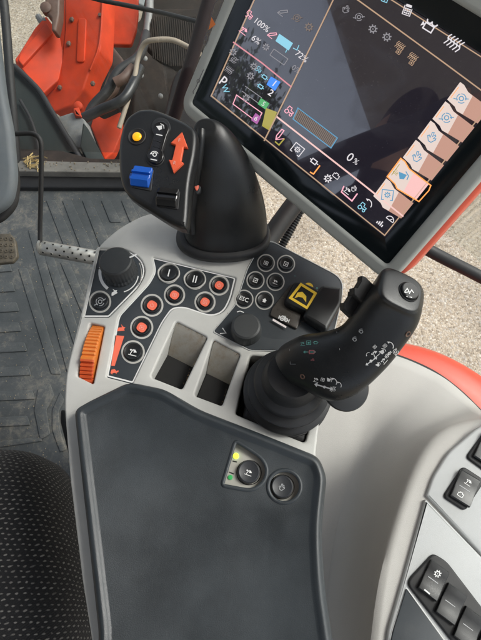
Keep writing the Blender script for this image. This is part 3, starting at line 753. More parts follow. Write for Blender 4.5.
mark('shadow_gap', PI_, [ringp(249, 472.6, 12.2, 1.0, 30)], BLACKM, f1); mark('shadow_gap', PI_, [ringp(282, 487, 12.2, .9, 30)], BLACKM, f2)
for x, y, kd in ((248.8, 472.4, 'lift'), (281.8, 487, 'hand')):
    k = PI_.k(x, y); c = PI_.P(x, y)
    b = lathe('round_button', c, (0, 0, 1), [(11*k, 0), (11*k, .003), (10.6*k, .0043), (9.6*k, .0049), (8.2*k, .0043), (.0003, .0040)], plastic('button_charcoal', (.028, .03, .034), .42, .05) if kd == 'lift' else MATS['button_charcoal'], con, 44)
    icon(PI_.up(.0044), kd, x, y, 4.0, -20, WHITE if kd == 'lift' else DIMW, b)
lathe('indicator_led', PI_.P(236, 456), (0, 0, 1), [(3.0*k, 0), (2.8*k, .001), (.0002, .0013)], LEDY, con, 20)
lathe('indicator_led', PI_.P(230.4, 477.4), (0, 0, 1), [(2.5*k, 0), (2.3*k, .001), (.0002, .0013)], LEDG, con, 20)
mark('led_caption', PI_, [strip([(229, 472), (234, 474)], 1), strip([(232.6, 461), (237, 462)], 1.1)], BLACK, f1)

# ================================================================== DRIVE LEVER (left)
lev = base('drive_lever', 'large black drive lever with a thumb paddle of coloured switches and a domed palm rest', 'control lever', tuple(atz(224, 245, 0)))
def zsec(L, Rr, z, ry, e=2.3, tilt=0):
    a = atz(L[0], L[1], z); b = atz(Rr[0], Rr[1], z); c = (a+b)/2; A = (b-a)/2
    B = Vector((0, 0, 1)).cross(A).normalized()*ry
    B.z += ry*tilt
    return (c, A, B, e)
hood = loft('palm_rest', [
    zsec((184, 238), (268, 236), .004, .027, 2.2), zsec((184, 232), (267, 229), .016, .0265, 2.2),
    zsec((186, 214), (266, 212), .036, .0255, 2.2, .05), zsec((188, 190), (260.5, 190), .062, .024, 2.2, .12),
    zsec((190, 163), (250, 166), .087, .021, 2.2, .25), zsec((191, 145), (238, 148), .104, .0175, 2.2, .35),
    zsec((192, 132), (226, 136), .115, .0125, 2.2, .4), zsec((195, 126.5), (217, 130), .1195, .008, 2.1, .4), zsec((199, 125), (212, 127.5), .1205, .004, 2, .4), zsec((204.5, 126), (206.5, 126.5), .1207, .0008, 2, .4)], BLACK, lev, 56, 8, 70)
loft('base_flange', [zsec((179, 240), (270, 238), .000, .030, 2.3), zsec((176, 237.5), (270.5, 235.5), .006, .0315, 2.3), zsec((178, 235), (270, 233), .011, .0315, 2.3), zsec((181, 233), (268, 231), .014, .029, 2.3), zsec((190, 232), (258, 231), .015, .02, 2.3)], RUBBER, lev, 56, 5, 60)
HB = bvh(hood); lipP = []
for x, y in ((201.5, 128.5), (201, 140), (199, 160), (196.5, 180), (194, 200), (192.5, 218), (193, 232)):
    h_, n_, _, _ = HB.ray_cast(CAM, ray(x, y).normalized())
    if h_ is not None: lipP.append(h_+Vector((-.0005, 0, -.0015)))
tube('side_lip', lipP, .0042, BLACK, lev, 16)
# stalk between paddle and rest
A_ = atz(191, 160, .085); B_ = atz(190, 222, .02)
box('cheek', (A_+B_)/2, Vector((.0035, 0, 0)), Vector((0, .010, .004)), (A_-B_)*.55, BLACK, lev, .003)
p_n = dirv(-.10, .22, 1.0)
PF = Pl(at(155, 158, .375), p_n)
face_out = [Vector(p) for p in ((136, 109.5), (145, 107.5), (156, 108.5), (177, 117), (191, 124.5), (196.5, 132), (196, 150), (190, 183), (187, 222), (182, 227), (170, 222), (150, 209.5), (128, 194.5), (120, 180), (118, 158), (119, 137), (125, 118.5))]
face_o = [tuple(p) for p in cat(face_out, 5)]
back_o = grow(face_o, .88)
fc = plate('switch_paddle', PF, [face_o], .016, .0045, BLACK, lev, res=5)
plate('paddle_back', PF.up(-.0155), [back_o], .014, .006, RUBBER, lev)
kf = PF.k(155, 150)
# amber push button
ab = lathe('amber_button', PF.P(137, 136.8), p_n, [(9.2*kf, 0), (9.2*kf, .0006), (8.4*kf, .0010), (7.2*kf, .0004), (5.2*kf, .0002), (5.1*kf, .0014), (.0002, .0018)], BLACKM, lev, 36)
lathe('lamp', PF.P(137, 136.8, .0014), p_n, [(4.6*kf, 0), (4.2*kf, .0012), (2.6*kf, .0021), (.0002, .0024)], AMBER, ab, 28)
# dumb-bell rocker
def ringo(cx, cy, r, a0, a1, n=14): return [(cx+r*math.cos(R(a0+(a1-a0)*i/n)), cy+r*math.sin(R(a0+(a1-a0)*i/n))) for i in range(n+1)]
db = ringo(160.3, 129, 8.6, 140, 400)+ringo(155.3, 155, 8.4, -35, 220)
plate('rocker_surround', PF, [grow(db, 1.14)], .002, .0007, RUBBER, lev, lift=.0008)
dbo = plate('rocker', PF, [db], .004, .0012, GLOSSB, lev, lift=.0028)
icon(PF.up(.0028), 'bucket', 159.6, 127.4, 4.4, 15, WHITE, dbo); mark('symbol', PF.up(.0028), [strip([(156, 134.2), (162.5, 135.6)], 1)], WHITE, dbo)
icon(PF.up(.0028), 'arc', 154.3, 153, 4.2, 0, WHITE, dbo); mark('symbol', PF.up(.0028), [ringp(154.6, 154.5, 1.8, 1, 12), strip([(150.5, 159), (157, 160.4)], 1)], WHITE, dbo)
mark('rocker_neck_line', PF.up(.0028), [strip([(154, 140), (161, 142)], .5), strip([(153, 146), (159.5, 148)], .5)], RUBBER, dbo)
# red direction arrow key
arr = [(322, 128), (350, 205), (329, 201), (316, 270), (330, 277), (280, 324), (257, 262), (274, 264), (291, 191), (266, 182)]
ar = plate('direction_key', PF, [rp([(115+x/4.81, 105+y/4.81) for x, y in arr], .7, 3)], .004, .0007, plastic('coral_plastic', (.78, .115, .045), .45, .03, bump=0), lev, lift=.0024)
word(PF.up(.0024), 'F', 179.2, 140.2, 5, -12, flat('pale_coral', (.85, .45, .38)), ar); word(PF.up(.0024), 'R', 174.4, 163, 5, -12, MATS['pale_coral'], ar)
# blue and black scroll rockers: stepped blocks
def stepkey(name, cx, cy, w, h, rot, mat, lip):
    u = (PF.u*math.cos(R(rot))+PF.v*math.sin(R(rot))); v = (PF.v*math.cos(R(rot))-PF.u*math.sin(R(rot)))
    c = PF.P(cx, cy)
    prof = [(-1, 0), (-1, .0022), (-.55, .0058), (-.30, .0062), (-.22, .0046), (.16, .0046), (.22, .0066), (.40, .0064), (.48, .0042), (1, .0034), (1, 0)]
    vs = []; n = len(prof)
    for s in (-1, -.93, .93, 1):
        q = .93 if abs(s) == 1 else 1
        for y, z in prof: vs.append(c+u*s*w*kf/2+v*y*h*kf/2*q+PF.n*(z*(q if z else 1)))
    fs = [(j*n+i, j*n+(i+1) % n, (j+1)*n+(i+1) % n, (j+1)*n+i) for j in range(3) for i in range(n)]+[tuple(range(n)), tuple(range(3*n, 4*n))[::-1]]
    o = mesh(name, vs, fs, mat, lev, 25)
    if lip: box('key_tab', c-u*w*kf*.52-v*h*kf*.05+PF.n*.0018, u*.0016, v*.0022, PF.n*.0014, mat, o, .0005)
    return o
plate('key_surround', PF, [rp([(133.5, 165.5), (153.5, 169.5), (151, 191), (131, 187)], 1.5)], .0014, .0004, RUBBER, lev, lift=.0008)
stepkey('blue_key', 142.2, 178, 18.5, 19.5, -11, BLUE, True)
plate('key_surround', PF, [rp([(158, 187), (180, 191), (178, 209.5), (156, 205.5)], 1.5)], .0014, .0004, RUBBER, lev, lift=.0008)
stepkey('black_key', 168.3, 198.6, 19.5, 17.5, -9, GLOSSB, False)
# small coral side button on the rest
hh = bvh(hood)
h_, n_, _, _ = hh.ray_cast(CAM, ray(197.5, 186).normalized())
if h_: 
    if n_.dot(ray(196, 186)) > 0: n_ = -n_
    bb = dirv(-.35, .1, 1)
    sb = loft('side_button', [(h_+bb*w, dirv(.05, 1, 0)*.0053*s, dirv(1, -.05, 0)*.0026*s, 2) for w, s in ((-.002, 1.5), (.0008, 1.45), (.0014, 1.1))], RUBBER, lev, 24, 3)
    loft('button_cap', [(h_+bb*w, dirv(.05, 1, 0)*.0046*s, dirv(1, -.05, 0)*.0019*s, 2) for w, s in ((0, 1.1), (.0018, 1.05), (.0026, .8), (.0028, .05))], plastic('coral_cap', (.75, .16, .10), .45, .03, bump=0), sb, 24, 3)

# ================================================================== JOYSTICK
joy = base('joystick', 'black curved joystick with rubber bellows, white symbols and a round top button', 'joystick', tuple(atz(283, 404, -.02)))
bc = atz(286, 396, -.010)
prof = [(.036, -.018), (.038, -.004), (.0410, .002), (.0405, .006), (.0340, .0075), (.0345, .0095), (.0405, .0115), (.0408, .0145), (.0395, .016), (.0325, .018), (.0325, .0205), (.0370, .0225), (.0372, .0255), (.0358, .027), (.0285, .029), (.0280, .032), (.0318, .0342), (.0320, .038), (.0305, .0405), (.0255, .0435), (.024, .048), (.0235, .054), (.021, .058), (.012, .060)]
bl_ax = (atz(293, 368, .05)-bc).normalized()
bellows = lathe('bellows', bc, (bl_ax+Vector((0, 0, 1.2))).normalized(), prof, RUBBER, joy, 64, smooth=40)
box('boot_base', atz(279, 406, -.016), (atz(305, 443, 0)-atz(234.5, 414, 0))*.46, (atz(250, 355, 0)-atz(234.5, 414, 0))*.47, Vector((0, 0, .013)), BLACKM, joy, .005)
lathe('latch_tab', atz(257, 396, .003), dirv(-.5, -.3, 1), [(.006, 0), (.006, .006), (.0045, .009), (.001, .010)], BLACK, joy, 24)
def gsec(p, q, d0, d1, b, t, e):
    a = at(p[0], p[1], d0); c = at(q[0], q[1], d1); A = (c-a)/2; t = t.normalized(); B = t.cross(A).normalized()*b
    return ((a+c)/2, A, B, e)
grip = loft('grip', [
    gsec((277, 352), (304, 384), .392, .392, .0165, dirv(.85, -.2, .3), 2.1),
    gsec((283, 345), (313, 391), .386, .386, .018, dirv(.95, -.1, .3), 2.3),
    gsec((301, 336), (325, 397.5), .376, .376, .019, dirv(1, 0, .3), 3.0),
    gsec((322, 332.5), (340, 399), .366, .366, .0185, dirv(1, .1, .3), 3.2),
    gsec((341, 326), (361, 390), .357, .357, .018, dirv(.9, .4, .3), 3.4),
    gsec((353, 312), (386, 366), .349, .349, .018, dirv(.7, .65, .3), 3.5),
    gsec((363, 298), (405, 341), .341, .341, .018, dirv(.6, .7, .35), 3.6),
    gsec((372, 286), (418, 322), .334, .335, .0185, dirv(.45, .6, .6), 3.2),
    gsec((377, 281), (423, 306), .327, .329, .0175, dirv(.35, .5, .85), 3.4),
    gsec((380.5, 280.5), (421.5, 300), .3225, .3245, .0155, dirv(.3, .45, .9), 3.4),
    gsec((385, 282), (418, 298), .3205, .3225, .0125, dirv(.3, .45, .9), 3.0),
    gsec((400, 289.5), (403, 291), .3203, .3205, .001, dirv(.3, .45, .9), 2.2)], BLACK, joy, 64, 8, 70)
G = bvh(grip)
def onG(x, y, T=None):
    h, nn, _, _ = (T or G).ray_cast(CAM, ray(x, y).normalized())
    if h is None: return None, None
    if nn.dot(ray(x, y)) > 0: nn = -nn
    return h, nn
h, nn = onG(408.5, 292)
if h is not None:
    tn = dirv(.30, .42, .9); kg = .32/FPX
    tb = lathe('top_button', h-tn*.001, tn, [(11.2*kg, 0), (11.2*kg, .0016), (10.4*kg, .0022), (9.6*kg, .0016), (9.4*kg, .0032), (8.6*kg, .0038), (.0003, .0036)], RUBBER, joy, 44)
    TB = bvh(tb)
    mark('symbol', TB, [strip([(404.5, 292.5), (407, 288.5), (409, 292), (404.8, 292.6)], .8), strip([(409, 294), (411.5, 290), (413.5, 293.2)], .8), strip([(406.5, 296), (412, 297.5)], .7)], WHITE, tb, .0003)
# trigger rockers on the inner edge
for (x, y, d, w) in ((352.0, 305.5, .350, .0076), (362.0, 291, .341, .0076)):
    c = at(x, y, d); u = dirv(.68, .73, 0); v = dirv(-.73, .68, .1); n2 = dirv(0, 0, 1)
    vs = []; pr = [(-1, -1.1), (-1, .55), (-.55, 1.05), (-.35, .75), (.5, .95), (.85, 1.25), (1, .9), (1, -1.1)]; n = len(pr)
    for s in (-1, -.85, .85, 1):
        q = .9 if abs(s) == 1 else 1
        for a, b_ in pr: vs.append(c+u*a*w*q+v*b_*w*.9*q+n2*s*.0072)
    fs = [(j*n+i, j*n+(i+1) % n, (j+1)*n+(i+1) % n, (j+1)*n+i) for j in range(3) for i in range(n)]+[tuple(range(n)), tuple(range(3*n, 4*n))[::-1]]
    mesh('trigger_rocker', vs, fs, BLACKM, joy, 25)
# white symbol decals wrapped on the grip
dd = []
def D(kind, x, y, s, rot, sx=1): dd.extend(place(ic(kind), x, y, s, rot, sx))
D('arrows', 377, 364, 8, 37); D('lift', 374.5, 353.5, 4.6, 40); D('bucket', 381.5, 345, 4.2, 35); D('arc', 389, 341.5, 4.2, 55); D('shaft', 384.5, 353, 4.4, 45); D('box', 391.5, 347.5, 2.6, 45)
mark('function_symbols', G, place(ic('arrows'), 371.5, 361, 6.5, 35)+place(ic('lift'), 375, 353.5, 4.4, 40)+place(ic('bucket'), 382, 351.5, 3.8, 35)+place(ic('arc'), 391, 344.5, 4.4, -55)+place(ic('box'), 385, 345.5, 2.4, 45)+place(ic('shaft'), 388, 356-2, 4.0, 48)+place(ic('box'), 375, 346.5, 2.2, 45)+place(ic('lift'), 383.5, 360, 3.4, 50)+place(ic('swirl'), 395, 351, 3.2, 40)+place(ic('bucket'), 377.5, 367-3, 2.8, 40)+place(ic('arc'), 368, 353.5, 2.6, 45)+place([poly(circ(0, 0, 1, 8))], 371, 360.5, 1.5, 0), WHITE, grip, .0004)
mark('function_symbols', G, place(ic('arrows'), 324, 386.5, 9, -16)+place(ic('box'), 323, 379.5, 2.4, -15)+place(ic('arc'), 335, 381, 4, -60)+place(ic('bucket'), 329, 379.5, 3.2, -15)+place(ic('lift'), 316.5, 379.5, 3.0, -15)+place(ic('swirl'), 334, 388.5, 2.8, 0)+place([poly(circ(0, 0, 1, 8))], 325, 386.5, 1.4, 0)+place(ic('arc'), 340, 384, 3.4, -60), WHITE, grip, .0004)
mark('rocker_symbols', G, place(ic('arc'), 354.5, 338, 2.6, 30)+place(ic('arc'), 361, 330, 2.6, 30)+place([ringp(0, 0, .6, .3, 10)], 355, 339.5, 2.6, 0)+place([ringp(0, 0, .6, .3, 10)], 361.5, 331.5, 2.6, 0), DIMW, grip, .0004)
mark('function_symbols', G, place(ic('arrows'), 310, 352, 6, 0)+place(ic('box'), 309, 350-7, 3, 0)+place(ic('plug'), 316, 343, 3, 0)+place(ic('lift'), 303, 344, 2.4, 0), TEAL, grip, .0004)
mark('function_symbols', G, place(ic('plug'), 312, 352, 4.5, 0)+place(ic('bars'), 313, 359, 2.2, 2), PINKD, grip, .0005)
dl = strip([(297, 345), (294, 362)], .5); mark('decal_edge', G, [strip([(290, 349), (290.5, 364), (296, 364)], .4), strip([(337, 332), (340, 350)], .4)], DIMW, grip, .0004)
dk_ = [(309+2*math.cos(a), 0) for a in (0,)]
# screw holes
for x, y in ((302.5, 376.5), (408, 334)):
    h, nn = onG(x, y)
    if h is not None: lathe('screw_recess', h-nn*.0008, nn, [(.0022, 0), (.0022, .0013), (.0013, .0012), (.0011, .0006), (.0001, .0006)], BROWN, joy, 20)
lathe('thumb_rest', at(346, 388, .385), dirv(.12, .1, 1), [(.0175, -.003), (.0195, -.0015), (.0195, .0008), (.0185, .002), (.010, .003), (.001, .003)], BLACK, joy, 48)

# ================================================================== TERMINAL
def crossn(a, b): return ray(*a).cross(ray(*b)).normalized()
vp = (-149, 901)
Dn = ray(*vp).normalized()            # the screen's own 'down', running away from the lens
nB = crossn((209.5, 96.5), (385, 238))
Hn = nB.cross(Dn).normalized()
if Hn.dot(RT) < 0: Hn = -Hn
Nn = Hn.cross(-Dn).normalized()
if Nn.dot(FW) > 0: Nn = -Nn
MS = Pl(at(209.5, 96.5, .455), Nn, Hn)
# local frame: u along Hn, v 'up' the screen
def sl_(px, py): return MS.L(px, py)
BRu, BRv = sl_(385, 238)
SW = BRu; SH = SW*.64
vd = 1 if (MS.v.dot(-Dn) > 0) else -1
class ML:   # adapter so that plate() takes metres on the screen plane
    def __init__(s, w=0): s.o = MS.o+MS.n*w; s.n = MS.n; s.u = MS.u; s.v = MS.v
    def L(s, x, y, lift=0): return (x, y*vd)
mon = base('touchscreen_terminal', 'tilted touchscreen terminal with lit pink tabs, grey bezel and red back', 'touchscreen', tuple(MS.W(SW/2, -.03*vd, -.05)))
def rect(a, b, c, d, r): return rp([(a, b), (c, b), (c, d), (a, d)], r, 8)
plate('bezel', ML(), [rect(-.0275, -.0290, SW+.0290, SH+.0290, .018), rect(-.0162, -.0165, SW+.0165, SH+.0165, .004)], .020, .0035, BEZ, mon, lift=.0025, res=5)
plate('back_housing', ML(), [rect(-.024, -.0265, SW+.0325, SH+.027, .018)], .030, .005, REDBACK, mon, lift=-.010, res=5)
plate('glass_border', ML(), [rect(-.0168, -.0171, SW+.0171, SH+.0171, .003), rect(-.0002, -.0002, SW+.0002, SH+.0002, .0003)], .006, .0004, BORDER, mon, lift=0)
scr = plate('display', ML(), [rect(0, 0, SW, SH, .0003)], .004, .0001, SCREEN, mon, lift=-.0004)
SP = MS.up(-.0004)
ROT = -38
def sm(nm, shapes, mat, lift=.0002): return mark(nm, SP, shapes, mat, scr, lift)
TRx = CAM
def lpx(u, v):   # metres on screen -> pixel
    p = MS.W(u, v*vd) - CAM; d = p.dot(FW); return (CX+p.dot(RT)/d*FPX, CY-p.dot(UP)/d*FPX)
i_ = .0016
sm('frame_line', [strip([lpx(i_, i_), lpx(SW-i_, i_), lpx(SW-i_, SH-i_), lpx(i_, SH-i_)], 1.2, True)], G_TAN)
sm('divider_line', [strip([(336, -6), (326, 15), (291, 87), (263.5, 142)], 1.3)], G_TAN, .0003)
sm('divider_line', [strip([(233, 42), (262, 63), (291.5, 87)], 1.4)], G_PINKL, .0004)
sm('divider_line', [strip([(351, -5), (380, 16), (442.6, 61.6), (485, 93)], 1.4)], G_TAN, .0004)
sm('divider_line', [strip([(276.7, 116.7), (350, 174), (403.5, 216.5)], 1.6)], glow('lit_rose_line', (.70, .45, .42), .7), .0004)
# left column widgets
icon(SP, 'tractor', 249.5, 14.5, 4.2, ROT, G_PINK, scr); word(SP, '100%', 261.5, 25, 8.4, ROT, G_WHITE, scr)
icon(SP, 'lift', 244, 30.5, 4.6, ROT, G_PINK, scr); word(SP, '6%', 256, 40, 8.4, ROT, G_WHITE, scr)
icon(SP, 'pen', 272.3, 34.5, 4.2, ROT, G_PINK, scr)
sm('level_bar', [poly([(279.3, 33.7), (293.0, 43.2), (288.7, 50.5), (275.5, 41)])], G_CYAN); sm('level_bracket', [strip([(293, 48), (297, 50), (299, 45)], .8), strip([(289, 46), (285.5, 52.5)], .8)], G_CYAN, .0004)
word(SP, '72%', 301.5, 56.5, 8.4, ROT, G_WHITE, scr)
icon(SP, 'gear', 266, 47, 3.8, ROT, G_DIM, scr); sm('empty_bar', [strip([(274, 49), (288, 59), (284, 65), (270, 55)], .7, True)], G_DIM); word(SP, '0%', 296, 69.5, 8, ROT, G_DIM, scr)
for i, (x, y) in enumerate(((283, 12), (297, 18), (309, 27))): icon(SP, ('pen', 'swirl', 'gear')[i], x, y, 4.6, ROT, G_DIM if i == 0 else G_BAR, scr)
sm('number_box', [poly([(271, 76.5), (280.5, 82), (275, 90.8), (266.5, 84.5)])], G_BLUE); word(SP, '1', 274.3, 83.6, 9, ROT, G_WHITE, scr, .0005, .01)
word(SP, '2', 270.7, 93, 9.5, ROT, G_WHITE, scr, .0003, .01)
icon(SP, 'plug', 264.5, 77, 4.4, ROT, G_CYAN, scr); icon(SP, 'plug', 260.5, 86.5, 4.4, ROT, G_CYAN, scr); icon(SP, 'gear', 254, 66.5, 4, ROT, G_DIM, scr); icon(SP, 'gear', 250.5, 76, 4, ROT, G_DIM, scr)
icon(SP, 'tractor', 259, 69.5, 3, ROT, G_CYAN, scr)
sm('number_box', [poly([(261, 98), (269.5, 103.5), (265.5, 109.5), (257.5, 104)])], G_GREEN); word(SP, '5', 263.5, 104, 6.5, ROT, G_WHITE, scr, .0005)
sm('row_outline', [strip([(236.5, 95), (262, 113), (257, 122), (233, 104)], .9, True)], G_PINK); sm('row_outline', [strip([(245, 86), (262, 98)], .7), strip([(242, 91), (258, 103)], .7)], G_DIM)
sm('number_box', [poly([(255.6, 113), (261, 117), (257, 124.4), (251, 120)])], G_MAG, .0004); word(SP, '6', 256, 118.6, 7, ROT, G_WHITE, scr, .0007)
sm('field_patch', [poly([(266, 108), (277, 112), (270, 131), (262, 126)])], G_YEL)
for x, y, k_ in ((233, 52, 'gear'), (234, 60, 'swirl'), (229, 70, 'fan'), (246, 98, 'gear')): icon(SP, k_, x, y, 4, ROT, G_DIM, scr)
word(SP, 'p', 225, 79, 13, ROT, G_WHITE, scr, .0003, .01); word(SP, 'W', 225, 89, 8.5, ROT-30, G_CYAN, scr, .0003)
# work bar
sm('progress_bar', [poly([(298.5, 108.5), (337, 138), (331, 147.5), (293.5, 119)])], G_BAR); sm('progress_outline', [strip([(298, 108), (337.5, 138), (331, 148), (293, 119)], 1.0, True)], G_ICB, .0004)
sm('progress_ticks', [strip([(298.5+38.5*t, 108.5+29.5*t), (293.5+37.5*t, 119+28.5*t)], .5) for t in [i/26 for i in range(1, 26)]], G_DARK, .0006)
icon(SP, 'tractor', 290, 111, 4.6, ROT, G_PINK, scr); word(SP, '0', 350, 157.5, 12.5, ROT, G_WHITE, scr); word(SP, '%', 355.8, 161.8, 8, ROT, G_WHITE, scr)
# bottom icon row
icon(SP, 'pen', 279.8, 134.5, 5.5, ROT+45, G_PINK, scr); icon(SP, 'boxgear', 297.5, 149.5, 6, ROT, G_WHITE, scr); icon(SP, 'plug', 314, 161.5, 5.5, ROT, G_WHITE, scr)
sm('selection_line', [strip([(310, 172), (313.5, 174), (320, 165.5)], 1.3)], G_ORANGE); sm('selection_line', [strip([(275, 141.5), (279, 145), (284.5, 138.5)], 1.3)], G_YEL)
icon(SP, 'gear', 328, 178.5, 4.4, ROT, G_WHITE, scr); icon(SP, 'engine', 336, 176, 4, ROT, G_WHITE, scr)
sm('tray_line', [strip([(344, 186), (341.5, 192), (352, 201), (357.5, 193.5)], 1.3)], G_PINK); icon(SP, 'lift', 347.5, 190.5, 4, ROT, G_WHITE, scr); icon(SP, 'hand', 354, 188.5, 3.6, ROT, G_WHITE, scr)
icon(SP, 'tractor', 363, 207, 4.4, ROT, G_CYAN, scr); icon(SP, 'arc', 369.5, 203, 5, ROT-30, G_WHITE, scr)
icon(SP, 'bars', 381, 222.5, 4.6, ROT, G_WHITE, scr); icon(SP, 'gauge', 390.5, 219, 5.2, ROT, G_WHITE, scr)
# side tabs
for k in range(-1, 5):
    ax_, ay_ = 445.5-14.8*k, 101.3+19.3*k
    tp = [(0, 0), (4, 3), (8, 10), (29, 26), (27, 31), (17.5, 41.5), (-3.5, 29), (-5.5, 24.5), (-13, 17.5)]
    sel = (k == 3)
    sm('tab', [poly([(ax_+x, ay_+y) for x, y in tp])], glow('lit_tab_selected', (.85, .50, .48), .6) if sel else G_TAB, .0002)
    sm('tab_face', [poly([(ax_+x, ay_+y) for x, y in ((0, 0), (4, 3), (8, 10), (12.5, 14), (2.5, 32.3), (-3.5, 29), (-5.5, 24.5), (-13, 17.5))])], G_TABW, .0004)
    icon(SP, ('swirl', 'swirl', 'hand', 'hand', 'bucket', 'boxgear')[k+1], ax_+1.2, ay_+16.5, 6.2, ROT+(8*k), G_ICB, scr, .0006)
    sm('tab_caption', [strip([(ax_-9.5, ay_+16), (ax_-1.5, ay_+5)], .7)], G_ORANGE if not sel else G_YEL, .0006)
    if sel:
        sm('tab_highlight', [strip([(ax_+8+(x-8)*1.04, ay_+20+(y-20)*1.04) for x, y in tp], 1.2, True)], G_ORANGE, .0007); icon(SP, 'tractor', ax_-5, ay_+13, 2.6, ROT, G_YEL, scr, .0008)
# top bar
icon(SP, 'keypad', 408, 9, 6.6, -20, G_WHITE, scr); icon(SP, 'camera', 430.5, 26, 8, ROT+6, G_WHITE, scr); icon(SP, 'fan', 454, 42.5, 8.5, ROT, G_WHITE, scr)
for x, y, k_ in ((346, 9, 'hand'), (359, 17, 'swirl'), (373, 29, 'gear'), (387, 37, 'gear')): icon(SP, k_, x, y, 4.8, ROT, G_DIM, scr)
for x, y in ((400, 46), (413, 57)): icon(SP, 'fan', x, y, 4.6, ROT, G_TAN, scr); icon(SP, 'box', x-1.5, y+6, 3, ROT, G_TAN, scr)
icon(SP, 'boxdot', 385, -1, 4, -20, G_CYAN, scr)
# symbols printed on the bezel
PBZ = MS.up(.0025)
mark('bezel_symbol', PBZ, [strip([(221, -4), (222.5, 1), (219.5, 9), (215.5, 19.5), (211, 15.5), (214.5, 4)], .7, True)], plastic('dark_print', (.12, .11, .12), .5), mon, .0002)
mark('warning_symbol', PBZ, [poly([(211.5, 17), (215.5, 24.5), (208.5, 30)])], flat('orange_print', (.85, .22, .04)), mon, .0002)
mark('bezel_symbol', PBZ, [strip([(206, 33), (209, 32), (208, 40), (205.5, 45.5), (203, 42)], .7, True), poly([(205.5, 36), (207.5, 35.5), (206.5, 40.5), (204.8, 41)])], MATS['dark_print'], mon, .0002)
mark('bezel_symbol', PBZ, [strip([(203.5, 69.5), (202, 73), (196, 87), (193, 91.5), (193.5, 94)], .6), ringp(198.3, 81, 1.5, .6, 12)], MATS['dark_print'], mon, .0002)
# support arm and cable
sup = base('terminal_arm', 'black tubular arm carrying the touchscreen terminal behind the keypad', 'support arm', tuple(at(262, 246, .56)))
tube('arm_tube', [at(258, 262, .54), at(272, 235, .55), at(300, 196, .555), at(316, 170, .55), at(330, 140, .52)], .0115, BLACKM, sup, 22)
tube('clamp', [at(306, 187, .553), at(314, 174, .55)], .015, BLACKM, sup, 22, 1)
box('mount_plate', MS.W(SW*.52, .05*vd, -.048), MS.u*.035, MS.v*.035, MS.n*.009, BLACKM, sup, .003)
cabl = tube('ribbed_cable', [at(272, 262, .60), at(285, 240, .60), at(301, 210, .60), at(318, 180, .58), at(330, 150, .54)], .0052, BLACK, None, 14, 8, .14, .0035)
tag(cabl, 'thin ribbed black conduit running beside the terminal arm', 'cable')

rail = tube('grab_rail', [at(360, 205, .80), at(418, 244, .80), at(481, 277, .80), at(560, 318, .80)], .0105, BLACKM, None, 20)
tag(rail, 'thick black grab rail crossing in front of the gravel beneath the terminal', 'grab rail')

# ================================================================== SIDE TRIM with switch pod (right)
side = base('side_console', 'warm grey moulded side trim with light grey switch pod at lower right', 'side console', tuple(atz(400, 560, -.30)))
def row(pts): return [atz(x, y, z) for x, y, z in pts]
ctrl = [
    row([(292, 352, -.30), (292, 440, -.30), (292, 540, -.30), (292, 680, -.30)]),
    row([(345, 350, -.295), (338, 440, -.295), (330, 540, -.295), (315, 680, -.295)]),
    row([(393, 356.5, -.292), (366, 440, -.29), (340, 540, -.288), (325, 680, -.285)]),
    row([(440, 378, -.285), (386, 440, -.268), (357, 540, -.262), (345, 680, -.255)]),
    row([(473, 406, -.26), (407, 447, -.215), (374, 540, -.205), (362, 680, -.195)]),
    row([(486, 417, -.20), (426, 446, -.15), (388, 548, -.14), (372, 680, -.138)]),
    row([(500, 418, -.155), (447, 446, -.134), (402, 556, -.130), (384, 680, -.130)]),
    row([(560, 400, -.15), (520, 470, -.134), (500, 560, -.132), (500, 680, -.132)])]
gsurf('trim_shell', ctrl, GREYW, side, 8)
tube('edge_seal', [atz(x, y, -.293) for x, y in ((325, 352), (345, 349.5), (370, 350.5), (393, 355.5), (420, 366), (440, 377), (460, 392.5), (476, 408), (500, 432))], .0042, BLACKM, side, 12)
PS = ZP(-.120)
up_ = plate('upper_panel', PS, [rp([(426.5, 495.5, 1), (433, 477, 6), (448, 453, 8), (476, 429, 6), (520, 405), (560, 480), (540, 600), (481, 554)], 4)], .02, .0025, GREYC, side)
lo_ = plate('lower_panel', PS, [rp([(426, 499, 1), (482, 557), (540, 603), (540, 690), (384, 690), (388, 632, 6)], 3)], .02, .0025, GREYC, side, lift=.001)
plate('blank_insert', PS, [rp([(406.5, 588.5, 1), (452, 652), (440, 690), (380, 690), (393.5, 630, 1)], 1.5)], .006, .0008, PANEL, side, lift=.0028)
outline(rp([(406.5, 587.5, 1), (453, 652), (440, 691), (379, 691), (392.5, 630, 1)], 1.5), .8, WHITE, lo_, PS.up(.001), .0004)
def rrect(cx, cy, w, h, rot, r):
    c, s = math.cos(R(rot)), math.sin(R(rot)); return rp([(cx+x*c+y*s, cy-x*s+y*c) for x, y in ((-w/2, -h/2), (w/2, -h/2), (w/2, h/2), (-w/2, h/2))], r, 5)
